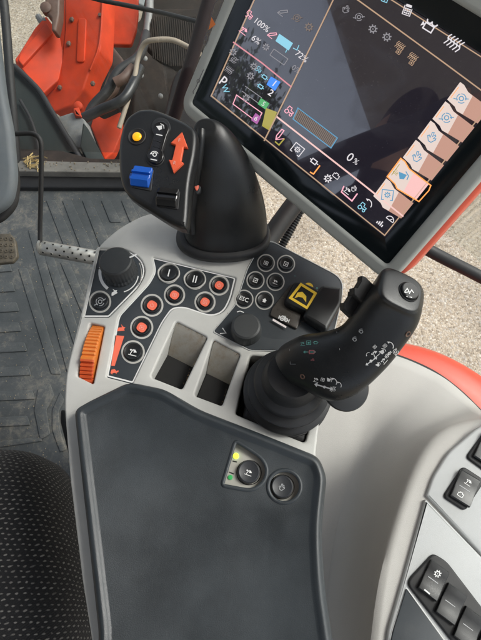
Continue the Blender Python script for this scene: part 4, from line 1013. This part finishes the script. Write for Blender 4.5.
def rocker(cx, cy, w, h, rot, kd1=None, kd2=None, lift=.004, frame=True):
    pl = PS
    if frame: plate('switch_frame', pl, [rrect(cx, cy, w+7, h+7, rot, 5)], .008, .002, BLACKM, side, lift=lift-.001)
    k = pl.k(cx, cy); c = pl.P(cx, cy, lift-.001); u = pl.u*math.cos(R(rot))+pl.v*math.sin(R(rot)); v = pl.v*math.cos(R(rot))-pl.u*math.sin(R(rot))
    pr = [(-1, 0), (-1, .0030), (-.93, .0046), (-.5, .0042), (0, .0026), (.5, .0034), (.93, .0036), (1, .0026), (1, 0)]; n = len(pr); vs = []
    for s in (-1, -.97, -.88, .88, .97, 1):
        q = {1: .82, .97: .95, .88: 1}[abs(s)]
        for y, z in pr: vs.append(c+u*s*w*k/2+v*y*h*k/2*(.96 if abs(s) == 1 else 1)+pl.n*z*q)
    fs = [(j*n+i, j*n+(i+1) % n, (j+1)*n+(i+1) % n, (j+1)*n+i) for j in range(5) for i in range(n)]+[tuple(range(n)), tuple(range(5*n, 6*n))[::-1]]
    o = mesh('rocker_switch', vs, fs, BLACK, side, 32); T = bvh(o)
    cc, ss = math.cos(R(rot)), math.sin(R(rot))
    def off(a, b): return (cx+a*cc+b*-ss*-1, cy-a*ss+b*cc)
    a = off(-w*.3, 0); b = off(w*.3, 0)
    mark('centre_line', T, [strip([a, lerp2(a, b, .5), b], .7)], DIMW, o, .0004)
    if kd1: x, y = off(0, -h*.25); mark('symbol', T, place(ic(kd1), x, y, 4.0, rot), WHITE, o, .0004)
    if kd2: x, y = off(0, h*.25); mark('symbol', T, place(ic(kd2), x, y, 3.6, rot), WHITE, o, .0004)
rocker(464.5, 488.5, 20, 30, -33, 'lift', 'engine'); rocker(488, 450, 20, 30, -36)
plate('switch_frame', PS, [rp([(433.5, 553, 5), (447, 561, 6), (496, 625, 6), (476, 655, 6), (455, 645, 6), (408, 585, 6), (410, 578, 5)], 6)], .008, .002, BLACKM, side, lift=.004)
rocker(433, 580, 20, 31, -36, 'gear', None, .005, False); rocker(450.3, 603.5, 20, 31, -36, None, None, .005, False); rocker(468, 627, 20, 31, -36, None, None, .005, False); rocker(486, 651, 20, 31, -36, None, None, .005, False)
mark('symbol', PS.up(.0105), [strip([(424.5, 589.5), (430, 594)], 1.4)], WHITE, lo_, .0003)

# red wheel fender outside
fd = base('rear_fender', 'curved orange-red painted fender outside beyond the grey side trim', 'fender', tuple(atz(460, 380, -.42)))
ctrl = [row([(340, 352, -.34), (392, 352, -.34), (440, 374, -.34), (500, 430, -.34)]),
        row([(345, 336, -.33), (402, 336, -.33), (452, 360, -.33), (520, 414, -.33)]),
        row([(360, 345, -.37), (408, 343, -.37), (458, 366, -.37), (530, 414, -.37)]),
        row([(370, 382, -.52), (418, 380, -.52), (462, 400, -.52), (535, 440, -.52)])]
ctrl = [row([(330, 362, -.335), (390, 366, -.335), (440, 388, -.335), (500, 440, -.335)]),
        row([(340, 349, -.335), (396, 350, -.335), (446, 369, -.335), (512, 422, -.335)]),
        row([(345, 341, -.345), (404, 344.5, -.345), (456, 362.5, -.345), (526, 411, -.345)]),
        row([(352, 341.5, -.38), (409, 345.5, -.38), (460, 364, -.38), (530, 410, -.38)]),
        row([(365, 360, -.5), (420, 362, -.5), (470, 380, -.5), (535, 424, -.5)])]
gsurf('fender_panel', ctrl, REDPAINT2, fd, 8, .004)

# ================================================================== SEAT
seat = base('driver_seat', 'black seat cushion in pale-flecked woven fabric at lower left', 'seat', tuple(atz(10, 600, -.30)))
so = rp([(-140, 462), (-40, 447), (10, 444, 16), (40, 458, 16), (57, 493, 16), (66, 540, 20), (77, 600, 20), (79, 660), (82, 760), (-140, 760)], 14, 8)
puff('cushion', ZP(-.17), so, [(0, -.09), (-.001, -.05), (.001, -.03), (.005, -.012), (.012, .002), (.022, .013), (.035, .021), (.055, .027), (.075, .030)], FABRIC, seat, 260, uv=True)
plate('seat_pan', ZP(-.262), [grow(so, .97)], .06, .01, SOCK, seat)
plate('gap_shade_block', ZP(-.30), [rp([(60, 408), (67, 411), (76, 455), (98, 560), (110, 700), (60, 700), (70, 560), (69, 460), (59, 420)], 4)], .25, .006, SOCK, seat)  # black slab for the shade in the seat gap, and the black edge ahead

# ================================================================== PEDALS, COLUMN (left edge)
pd = base('foot_pedal', 'bright perforated metal foot bar on a bent black rod', 'pedal', tuple(atz(60, 262, FZ)))
rr_ = .0042
tube('rod', [at(5, 135, .80), at(22, 133.5, .80), at(33, 134, .80), at(39.5, 139, .80), at(41.3, 150, .805), at(40.8, 190, .83), at(40, 225, .86), at(40, 243, .87)], rr_, BLACKM, pd, 12, 5)
def pedalbar(a, b, r, parent, name='perforated_bar'):
    ax = (b-a).normalized(); o = lathe(name, a, ax, [(r*.9, 0), (r, .002), (r, (b-a).length-.002), (r*.9, (b-a).length)], MET, parent, 28)
    T = bvh(o); L = (b-a).length; n = int(L/.0145); u = ax.cross(FW).normalized()
    for k in range(n):
        for s in (-.62, -.02, .62):
            t = (k+.5+(.5 if s == -.02 else 0))/n
            if t > .97: continue
            p = a.lerp(b, t)+u*r*s+ -FW*r*math.sqrt(1-s*s)
            lathe('hole', p+FW*.0006, (u*s-FW*math.sqrt(1-s*s)), [(.0030, 0), (.0032, .0009), (.0022, .0010), (.0020, .0003), (.0001, .0003)], MET if s != -.62 else MET, o, 14)
            lathe('hole_core', p-FW*.0004, (u*s-FW*math.sqrt(1-s*s)), [(.0019, 0), (.0019, .0002), (.0001, .0002)], SOCK, o, 12)
    return o
pedalbar(at(42, 248, .875), at(100, 258.5, .875), .0140, pd)
lathe('rod_end', at(41.5, 247.5, .872), Vector((-1, 0, 0)), [(.0142, 0), (.0145, .003), (.010, .006), (.001, .007)], MET, pd, 24)
pd2 = base('grip_pedal', 'muddy perforated metal pedal at the left edge of the floor mat', 'pedal', tuple(atz(2, 262, FZ)))
PG = Pl(at(5, 248, 1.0), dirv(0, .3, 1))
gp = plate('tread_plate', PG, [rp([(-30, 234), (10, 233), (15, 240), (17, 256), (12, 262), (-30, 266)], 2)], .012, .003, plastic('muddy_metal', (.08, .07, .055), .6, .3, dust=.6, dustcol=(.24, .19, .12), metal=.2, vscale=50, bump=0), pd2)
for j in range(4):
    for i in range(3): lathe('stud', PG.P(1+i*5.2, 239+j*6), PG.n, [(.0042, -.001), (.0040, .0014), (.0026, .0018), (.0022, .0002), (.0001, 0)], MATS['muddy_metal'], gp, 12)
tube('pedal_arm', [PG.P(-6, 240, -.008), at(-25, 200, 1.02), at(-40, 140, .95)], .008, BLACKM, pd2)
cl = base('steering_column', 'blue-grey plastic steering column cover with black lower lip at left edge', 'steering column', tuple(at(-20, 210, .78)))
PCc = Pl(at(0, 150, .70), dirv(.25, -.1, 1))
puff('column_cover', PCc, rp([(-90, -60), (-8, -40), (-2, 30), (6, 95, 8), (13, 130, 6), (17, 178, 10), (12, 203, 10), (-4, 215, 10), (-90, 222)], 8, 6), [(.045, -.10), (.004, -.030), (0, -.012), (.002, -.004), (.006, 0), (.012, .001)], COLG, cl, 200)
puff('lower_lip', PCc.up(-.03), rp([(-90, 150), (14, 150), (20, 180, 10), (17, 207, 10), (0, 224, 10), (-90, 232)], 8, 6), [(.03, -.06), (0, -.008), (.003, -.002), (.006, 0)], BLACKM, cl, 160)
mark('moulding_line', PCc.up(.001), [strip([(-9, 80), (-1, 92), (-1.5, 100), (-9, 106)], 1.6)], BLACKM, cl, .0005)

# ================================================================== WINDOW FRAMES AND GLASS
lp = tube('window_post', [at(-2, -30, 1.2), at(4.5, 10, 1.22), at(10, 80, 1.25), at(15, 140, 1.28), at(18, 188, 1.32)], .0115, BLACKM, None, 14)
tag(lp, 'narrow black window post along the left edge of the front glass', 'window post')
lp = tube('corner_post', [at(217, -30, 1.0), at(209, 0, 1.02), at(196, 45, 1.06), at(181, 95, 1.12), at(168, 140, 1.20), at(160, 185, 1.30)], .0155, MAROON, None, 18)
tag(lp, 'dark maroon-black corner post rising beside the terminal bezel', 'window post')
lp = tube('wiper_bar', [at(70, -12, 1.15), at(92, -2, 1.15), at(130, 6, 1.14), at(165, 13.5, 1.12), at(206, 24, 1.07)], .0052, BLACKM, None, 12)
tag(lp, 'thin black wiper bar crossing the top of the front glass', 'wiper')
def pane(name, pts, label):
    vs = []
    for x, y in pts: vs += [(x, y, -.57), (x, y, 1.0)]
    # real 4 mm thickness
    n = len(pts); fs = [(2*i, 2*i+2, 2*i+3, 2*i+1) for i in range(n-1)]
    o = mesh(name, vs, fs, GLASS); md = o.modifiers.new('s', 'SOLIDIFY'); md.thickness = .004
    return tag(o, label, 'window')
pane('front_window', [(-1.0, .985), (-.60, .995), (-.18, .985)], 'clear front window pane between the two posts, red machinery behind it')
sp_ = [(-.178, .985), (.05, .97), (.28, .90), (.48, .78), (.62, .60), (.70, .38), (.72, .1), (.72, -.5)]
o = pane('side_window', sp_, 'clear curved side window pane in front of the gravel')

# ================================================================== OUTSIDE: red loader frame and machinery
def PD(d, nx=0, ny=0): return Pl(at(100, 80, d), dirv(nx, ny, 1))
ld = base('loader_bracket', 'large orange-red cast loader bracket seen through the front window', 'loader bracket', tuple(at(70, 80, 1.9)))
q = lambda L, sx=4.008, ox=0, oy=0: [(ox+x/sx, oy+y/sx) for x, y in L]
plate('main_beam', PD(1.75, -.25, 0), [rp(q([(258, -60), (330, -60), (412, -60), (408, 60), (400, 200), (355, 290), (332, 360), (280, 425), (215, 452), (165, 372), (205, 330), (245, 250), (258, 120)]), 3)], .10, .008, REDPAINT, ld)
plate('front_flange', PD(1.83, .35, .15), [rp(q([(184, 62), (235, 130), (262, 200), (235, 320), (168, 380), (58, 238), (76, 214), (140, 110)]), 2)], .035, .005, REDPAINT, ld)
plate('rib_plate', PD(1.73, -.4, 0), [rp(q([(246, -60), (266, -60), (262, 140), (240, 250), (210, 318), (160, 378), (150, 366), (198, 300), (232, 210), (244, 110)]), 1.5)], .05, .004, REDPAINT, ld)
plate('rib_plate', PD(1.80, .3, .2), [rp(q([(186, 90), (212, 130), (90, 262), (72, 240), (80, 214)]), 1.5)], .03, .004, REDPAINT, ld)
plate('upper_plate', PD(1.95, .1, -.1), [rp([(98, -20), (138, -20), (138, 14), (136, 30), (131, 45), (95, 44)], 3)], .03, .006, REDPAINT, ld)
plate('rod_cover', PD(1.70, 0, 0), [rp(q([(176, -60), (240, -60), (236, 60), (222, 125), (205, 122), (205, 70), (180, 50)]), 2)], .05, .008, BROWN, ld)
plate('lower_lug', PD(1.72, .1, .1), [rp([(86, 116), (94, 113), (104, 119), (121, 111), (122, 133), (114, 152), (104, 160), (97, 142)], 3)], .05, .006, REDPAINT, ld)
lathe('bolt', PD(1.75, -.25).P(100.2, 15.3, .001), dirv(-.25, 0, 1), [(.007, 0), (.007, .006), (.001, .007)], BROWN, ld, 6)
lathe('bolt', PD(1.72).P(79, 107, .004), dirv(0, 0, 1), [(.016, 0), (.016, .012), (.010, .016), (.001, .017)], REDPAINT, ld, 16)
lathe('pivot_pin', at(46, 8, 1.70), dirv(0, 0, 1), [(.02, -.02), (.02, .006), (.012, .010), (.001, .011)], BROWN, ld, 24)
tag_ = tube('hydraulic_fitting', [at(38, 16, 1.8), at(42, 22, 1.8), at(46, 20, 1.8)], .012, STEEL, ld, 10)

tube('weld_seam', [PD(1.75, -.25, 0).P(x, y, .002) for x, y in ((103, -8), (102, 12), (101, 30), (98, 50), (90, 70))], .004, REDPAINT, ld, 8)
for x, y in ((72, 20), (69, 44), (93, 84), (60, 88)): lathe('bolt', PD(1.75, -.25).P(x, y, .0), dirv(-.25, 0, 1), [(.010, 0), (.010, .005), (.006, .009), (.001, .010)], BROWN, ld, 6)
plate('slot_cover', PD(1.75, -.25, 0), [rp([(78, 18), (86, 18), (84, 62), (76, 62)], 3)], .012, .003, REDPAINT, ld, lift=.006)
plate('gap_shade_plate', PD(1.85, .1, .1), [rp([(95, 52), (104, 50), (108, 62), (100, 84), (88, 92), (86, 80)], 3)], .05, .004, SOCK, ld)  # black plate put in for the shaded gap beside the beam
eng = base('engine_bay', 'dark greasy engine side housing with ribbed cover behind the glass', 'engine housing', tuple(at(140, 90, 2.1)))
plate('side_casting', PD(2.25, .1, .1), [rp([(84, 30), (140, 20), (150, -30), (230, -30), (230, 190), (40, 190), (60, 110)], 5)], .20, .02, GREASE, eng)
plate('brown_casting', PD(2.05, .2, .1), [rp([(92, 50), (112, 44), (125, 60), (118, 90), (100, 104), (80, 110), (84, 80)], 4)], .10, .015, BROWN, eng)
plate('brown_casting', PD(2.08, .2, .1), [rp([(98, 85), (128, 70), (140, 90), (132, 120), (110, 130), (90, 118)], 6)], .08, .015, GREASE, eng)
PV = PD(1.85, .15, .05)
rc = plate('ribbed_cover', PV, [rp([(148, 20), (152, 8), (205, 8), (205, 70), (178, 66), (160, 60), (146, 46)], 5)], .05, .01, GREASE, eng)
for i in range(24):
    x = 149+i*2.2
    plate('fin', PV, [rp([(x, 16+(3 if i < 3 else 0)), (x+1.1, 16+(3 if i < 3 else 0)), (x+5, 58+min(i, 8)), (x+3.9, 58+min(i, 8))], .3, 2)], .004, .0008, GREASE, rc, lift=.0035)
plate('lower_cover', PD(1.82, .3, .05), [rp([(142, 46), (160, 62), (178, 70), (172, 95), (165, 125), (158, 170), (128, 170), (132, 110), (136, 60)], 6)], .05, .012, GREASE, eng)
plate('arch_cover', PD(1.78, -.1, .05), [rp([(172, 78, 8), (180, 66, 8), (200, 62), (205, 130), (160, 130), (168, 95)], 6)], .05, .012, BLACKM, eng)
for x, y in ((145, 59), (141, 76), (160.5, 96.5)): lathe('bolt', PD(1.80, .2).P(x, y), dirv(.2, 0, 1), [(.010, 0), (.010, .006), (.006, .010), (.001, .011)], STEEL, eng, 12)
for x, y, x2, y2 in ((84, 6, 92, 66), (140, -10, 144, 40)): pass
tube('metal_pipe', [at(150, -12, 1.9), at(149, 15, 1.9), at(146, 38, 1.9)], .016, STEEL, eng, 14)
h1 = tube('hydraulic_hose', [at(85, 128, 1.66), at(92, 108, 1.66), at(108, 90, 1.66), at(118, 72, 1.66), at(135, 60, 1.68), at(142, 50, 1.72), at(146, 34, 1.8)], .0175, BLACKM, None, 16)
tag(h1, 'upper black hydraulic hose curving from the engine towards the bracket', 'hose')
h2 = tube('hydraulic_hose', [at(80, 120, 1.60), at(100, 110, 1.60), at(122, 100, 1.60), at(133, 84, 1.62), at(140, 68, 1.66)], .0175, BLACK, None, 16)
tag(h2, 'lower black hydraulic hose lying over the red lug', 'hose')
h3 = tube('fitting_hose', [at(115, 83, 1.64), at(124, 78, 1.64), at(133, 68, 1.66)], .018, BROWN, None, 14)
tag(h3, 'short brown metal hose fitting between the black hoses', 'hose fitting')
wr_ = tube('pale_hose', [at(119, 128, 1.62), at(126, 106, 1.62), at(134, 80, 1.62), at(138, 58, 1.62), at(144, 44, 1.60), at(154, 40, 1.58), at(172, 40, 1.58), at(186, 46, 1.58), at(200, 54, 1.56)], .0085, TAN, None, 12)
tag(wr_, 'pale grey-tan rubber hose arching over the ribbed engine cover', 'hose')
mg = base('mud_guard', 'dark teal-black plastic mudguard at the lower left of the front glass', 'mudguard', tuple(at(45, 130, 1.6)))
plate('guard_panel', PD(1.62, .2, .35), [rp([(5, 52), (16, 66), (30, 80), (43, 95), (53, 111), (58, 118), (80, 150), (100, 185), (5, 185)], 4)], .02, .006, TEALB, mg)
tube('guard_edge', [PD(1.60, .2, .35).P(x, y) for x, y in ((14, 66), (27, 78), (40, 92), (52, 112), (70, 142), (92, 178))], .009, BLACKM, mg)
tube('guard_crease', [PD(1.60, .2, .35).P(x, y) for x, y in ((20, 100), (30, 118), (36, 136), (40, 158))], .005, BLACKM, mg)
bx = base('steel_box', 'dusty grey steel bracket box above the mudguard', 'bracket', tuple(at(72, 135, 1.55)))
plate('box_front', PD(1.56, -.2, .2), [rp([(54, 118, 2), (72, 112, 1.5), (84, 119), (98, 158, 2), (86, 150), (58, 143, 2)], 2)], .04, .005, STEEL, bx)
plate('dark_flap', PD(1.54, .3, .2), [rp([(83, 122), (88, 128), (104, 158), (112, 172), (92, 170), (80, 146)], 2)], .02, .004, TEALB, bx)
plate('red_edge', PD(1.58, .3, .2), [rp([(73, 108), (79, 107), (82, 117), (75, 115)], 1)], .03, .004, REDPAINT, bx)
tb_ = base('step_plate', 'greasy dark step plate low outside the front glass', 'step', tuple(at(70, 168, 1.55)))
plate('tread', PD(1.64, 0, .6), [rp([(10, 148), (60, 150), (90, 158), (160, 160), (230, 172), (230, 200), (5, 200)], 3)], .03, .004, GREASE, tb_)
o = plate('front_hood', PD(2.6, .1, .2), [rp([(110, -60), (260, -60), (260, 26), (180, 16), (148, 8), (112, -8)], 4)], .05, .01, plastic('dull_grey_metal', (.22, .24, .24), .45, .1, dust=.4, vscale=5, bump=0)); tag(o, 'grey metal bodywork above the wiper bar, far behind the glass', 'bodywork')

# ================================================================== CAB ROOF (above the lens; shades the cab and is mirrored in the glass)
RZ = 1.02
def refl(px, py):
    p = SP.P(px, py); r = (p-CAM).normalized(); d = r-2*r.dot(MS.n)*MS.n
    return p+d*((RZ-p.z)/d.z), d
if __name__ == '__main__':
    for p_ in ((250, 20), (310, 5), (325, 20), (285, 10), (400, 20), (470, 60), (300, 130), (380, 220), (440, 100)): 
        a, d = refl(*p_); print('REFL', p_, [round(x, 2) for x in a], [round(x, 2) for x in d])
ROOFM = plastic('roof_liner', (.33, .33, .33), .85, .05, bump=0)
def roof():
    cu = bpy.data.curves.new('r', 'CURVE'); cu.dimensions = '2D'; cu.fill_mode = 'BOTH'
    for L in ([(-1.2, -1.3), (.5, -1.3), (.5, 1.15), (-1.2, 1.15)], HATCH):
        s = cu.splines.new('POLY'); s.points.add(len(L)-1); s.use_cyclic_u = True
        for k, q_ in enumerate(L): s.points[k].co = (q_[0], q_[1], 0, 1)
    cu.extrude = .04
    ob = bpy.data.objects.new('tmp', cu); me = bpy.data.meshes.new_from_object(ob); bpy.data.objects.remove(ob)
    me.transform(Matrix.Translation((0, 0, RZ+.04))); me.materials.clear()
    o = fin('cab_roof', me, ROOFM); tag(o, 'dark cab roof liner with an added hatch opening, overhead out of frame', 'roof'); return o
HATCH = [(-.9, .3), (-.3, .3), (-.3, .8), (-.9, .8)]  # roof opening added so the display mirrors some sky
roof()

# ================================================================== trees far to the left, mirrored in the display
def leafy(): 
    m, t, b = nt('foliage'); N = t.nodes; K = t.links; tc = N.new('ShaderNodeTexCoord'); n1 = N.new('ShaderNodeTexNoise'); n1.inputs['Scale'].default_value = 3; K.new(tc.outputs['Object'], n1.inputs[0])
    cr = N.new('ShaderNodeValToRGB'); K.new(n1.outputs['Fac'], cr.inputs[0]); cr.color_ramp.elements[0].position = .35; cr.color_ramp.elements[0].color = (.02, .04, .012, 1); cr.color_ramp.elements[1].position = .65; cr.color_ramp.elements[1].color = (.07, .11, .03, 1)
    K.new(cr.outputs[0], b.inputs['Base Color']); b.inputs['Roughness'].default_value = .8; return m
LEAF = leafy(); BARK = plastic('bark', (.08, .06, .045), .9, .3, bump=0)
def tree(x, y, hgt, rad, label, seed):
    rn = random.Random(seed); t = base('broadleaf_tree', label, 'tree', (x, y, -1.6), 'trees far beyond the cab')
    tube('trunk', [Vector((x, y, -1.6)), Vector((x+.1, y, -1.6+hgt*.35)), Vector((x-.05, y+.1, -1.6+hgt*.7))], [.22, .17, .12, .08], BARK, t, 10)
    V = []; Fc = []; cl = [Vector((x+rn.gauss(0, rad*.5), y+rn.gauss(0, rad*.5), -1.6+hgt*rn.uniform(.42, .92))) for _ in range(26)]
    for c in cl:
        tube('limb', [Vector((x, y, -1.6+hgt*.4)), (Vector((x, y, -1.6+hgt*.45))+c)/2, c], .04, BARK, t, 6, 3) if rn.random() < .3 else None
        for _ in range(110):
            p = c+Vector((rn.gauss(0, 1), rn.gauss(0, 1), rn.gauss(0, .8)))*rad*.2; a = Vector((rn.gauss(0, 1), rn.gauss(0, 1), rn.gauss(0, 1))).normalized()*.11; b_ = a.orthogonal().normalized()*.06; o = len(V)
            V += [p-a, p+b_, p+a, p-b_]; Fc.append((o, o+1, o+2, o+3))
    mesh('crown', V, Fc, LEAF, t)
tree(-10.5, 2.6, 5.6, 1.5, 'broadleaf tree to the far left, the nearest to the cab front', 1)
tree(-11.5, -.6, 6.9, 1.9, 'tallest broadleaf tree far to the left of the cab', 2)
tree(-10.0, -3.6, 5.2, 1.6, 'broadleaf tree to the far left, behind the tallest one', 3)
tree(-10.5, -7.0, 6.2, 1.8, 'broadleaf tree furthest behind the cab on the left', 4)

# ================================================================== PHOTOGRAPHER in the seat, mirrored in the display
def person():
    J = {}; E = []
    def j(n, p, r, par=None):
        J[n] = (Vector(p), r, len(J))
        if par: E.append((par, n))
    j('pelvis', (-.64, -.52, -.02), .155); j('belly', (-.63, -.46, .12), .15, 'pelvis'); j('chest', (-.60, -.36, .30), .165, 'belly')
    j('collar', (-.57, -.30, .43), .10, 'chest'); j('neck', (-.55, -.26, .50), .06, 'collar'); j('jaw', (-.53, -.20, .57), .075, 'neck'); j('crown', (-.53, -.20, .70), .085, 'jaw')
    for nm, sx, el, wr in (('r', .19, (-.30, -.22, .18), (-.13, -.10, .44)), ('l', -.19, (-.66, .04, .28), (-.17, -.02, .49))):
        j(nm+'sh', (-.57+sx, -.31, .40), .075, 'collar'); j(nm+'el', el, .055, nm+'sh'); m = Vector(el).lerp(Vector(wr), .55); j(nm+'fa', m, .047, nm+'el'); j(nm+'wr', wr, .030, nm+'fa')
        ppos = Vector(wr).lerp(Vector((-.04 if nm == 'r' else -.05, -.03, .485)), .45); j(nm+'pa', ppos, .032, nm+'wr')
        for k in range(4):
            off = Vector((.01, .010*(k-1.5)*1.9, .004*k)); a = ppos+off+Vector((.028, 0, .004)); b_ = a+Vector((.026, .003, .002)); c = b_+Vector((.015, .004, -.006-.002*k))
            j(f'{nm}f{k}a', a, .0095, nm+'pa'); j(f'{nm}f{k}b', b_, .0085, f'{nm}f{k}a'); j(f'{nm}f{k}c', c, .0075, f'{nm}f{k}b')
        a = Vector(wr).lerp(ppos, .5)+Vector((.0, .03, .006)); j(nm+'t1', a, .012, nm+'wr'); j(nm+'t2', a+Vector((.028, .014, .003)), .010, nm+'t1')
    for nm, sx in (('r', .12), ('l', -.12)):
        j(nm+'hip', (-.66+sx*.8, -.46, -.03), .10, 'pelvis'); j(nm+'kn', (-.68+sx, -.02, .0), .07, nm+'hip'); j(nm+'an', (-.72+sx, .10, -.50), .045, nm+'kn'); j(nm+'to', (-.72+sx, .27, -.56), .04, nm+'an')
    me = bpy.data.meshes.new('body'); me.from_pydata([tuple(v[0]) for v in J.values()], [(J[a][2], J[b][2]) for a, b in E], [])
    ob = bpy.data.objects.new('tmp', me); COL.objects.link(ob)
    ob.modifiers.new('s', 'SKIN')
    if not me.skin_vertices: me.attributes.new('x', 'FLOAT', 'POINT')
    for k, v in enumerate(J.values()): me.skin_vertices[0].data[k].radius = (v[1], v[1])
    me.skin_vertices[0].data[0].use_root = True
    sb_ = ob.modifiers.new('d', 'SUBSURF'); sb_.levels = 2; sb_.render_levels = 2
    bpy.context.view_layer.update(); m2 = bpy.data.meshes.new_from_object(ob.evaluated_get(bpy.context.evaluated_depsgraph_get())); bpy.data.objects.remove(ob)
    r = base('person', 'photographer in a dark jacket sitting in the seat, seen only mirrored in the display', 'person', (-.64, -.5, -.15))
    o = fin('body', m2, plastic('dark_jacket', (.012, .012, .015), .85, .2, bump=0, vscale=8), r, 80)
    m2.materials.append(plastic('skin_tone', (.42, .24, .17), .5, .1, bump=0))
    for p in m2.polygons:
        c = p.center
        if c.z > .525 and c.x < -.4 or (c.x > -.155 and c.z > .38): p.material_index = 1
    loft('hair', [(Vector((-.53, -.215, .64+h)), Vector((.098*q, 0, 0)), Vector((0, .105*q, 0)), 2) for h, q in ((-.02, .95), (.03, 1.02), (.08, .95), (.125, .65), (.148, .05))], plastic('dark_hair', (.02, .014, .01), .8, .3, bump=0), r)
    loft('nose', [(Vector((-.53, -.115, .60+h)), Vector((.012*q, 0, 0)), Vector((0, .022*q, 0)), 2) for h, q in ((-.02, .3), (-.01, 1), (.02, .7), (.045, .2))], MATS['skin_tone'], r)
person()

# dry dirt crumbs caught round the wells, keys and on the mat
V = []; F_ = []
def crumb(p, r):
    o = len(V); u = Vector((random.gauss(0, 1), random.gauss(0, 1), random.gauss(0, .5))).normalized(); v = u.orthogonal().normalized(); w_ = u.cross(v)
    pts = [u*r*random.uniform(.7, 1.4), -u*r*random.uniform(.7, 1.4), v*r, -v*r*random.uniform(.5, 1), w_*r*.7, -w_*r*.7]
    V.extend([p+q for q in pts]); F_.extend([(o+a, o+b, o+c) for a, b, c in ((0, 2, 4), (0, 4, 3), (0, 3, 5), (0, 5, 2), (1, 4, 2), (1, 3, 4), (1, 5, 3), (1, 2, 5))])
def along(pts, n, jit, z, r0, r1):
    for _ in range(n):
        i = random.randrange(len(pts)-1); a, b = pts[i], pts[i+1]; t = random.random()
        crumb(atz(a[0]+(b[0]-a[0])*t+random.gauss(0, jit), a[1]+(b[1]-a[1])*t+random.gauss(0, jit), z), random.uniform(r0, r1))
along([(176, 322), (206, 338), (182, 388)], 46, .5, -.0015, .0002, .0006)
along([(214, 341), (239, 355), (222, 404)], 40, .5, -.0015, .0002, .0006)
along([(152, 376), (176, 322)], 14, .5, -.002, .0002, .0005)
along([(139, 258), (145, 272), (137, 288), (112, 313)], 30, .8, -.0015, .0002, .0005)
along([(232, 308), (214, 331), (250, 349), (326, 354)], 40, .7, .0006, .0002, .0005)
along([(288, 318), (300, 326), (306, 314)], 14, 1.2, .0035, .0002, .0005)
for _ in range(60): crumb(atz(random.uniform(90, 320), random.uniform(245, 360), .0005), random.uniform(.00012, .0003))
o = mesh('dirt_crumbs', V, F_, plastic('dirt', (.16, .10, .05), .9, .3, bump=0)); o['kind'] = 'stuff'
V.clear(); F_.clear()
for _ in range(520):
    crumb(atz(random.uniform(-20, 115), random.uniform(190, 470), FZ+.005), random.uniform(.0006, .0018))
for _ in range(60): crumb(atz(random.uniform(20, 120), random.uniform(161, 172), -.563), random.uniform(.001, .003))
o = mesh('mat_debris', V, F_, plastic('pale_dirt', (.26, .21, .14), .9, .3, bump=0)); o['kind'] = 'stuff'

# ================================================================== LIGHT
w = bpy.data.worlds.new('World'); SC.world = w; w.use_nodes = True
bg = w.node_tree.nodes['Background']; sky = w.node_tree.nodes.new('ShaderNodeTexSky'); sky.sky_type = 'NISHITA'; sky.sun_disc = False
SE, SA = 48, 75      # sun elevation, compass azimuth (clockwise from +Y)
sky.sun_elevation = R(SE); sky.sun_rotation = R(SA); sky.air_density = 1.0; sky.dust_density = 4.0; sky.ozone_density = .6
hs = w.node_tree.nodes.new('ShaderNodeHueSaturation'); hs.inputs['Saturation'].default_value = .45; w.node_tree.links.new(sky.outputs[0], hs.inputs['Color']); w.node_tree.links.new(hs.outputs[0], bg.inputs[0]); bg.inputs[1].default_value = .135
sd = bpy.data.lights.new('sun', 'SUN'); sd.energy = 1.3; sd.angle = R(20); sd.color = (1, .97, .93)
so_ = bpy.data.objects.new('sun', sd); COL.objects.link(so_)
sdir = Vector((math.sin(R(SA))*math.cos(R(SE)), math.cos(R(SA))*math.cos(R(SE)), math.sin(R(SE))))
so_.rotation_euler = sdir.to_track_quat('Z', 'Y').to_euler(); so_.location = sdir*5
SC.view_settings.view_transform = 'Standard'; SC.view_settings.look = 'None'; SC.view_settings.gamma = 1
SC.view_settings.exposure = 0.95
SC.render.engine = 'CYCLES'
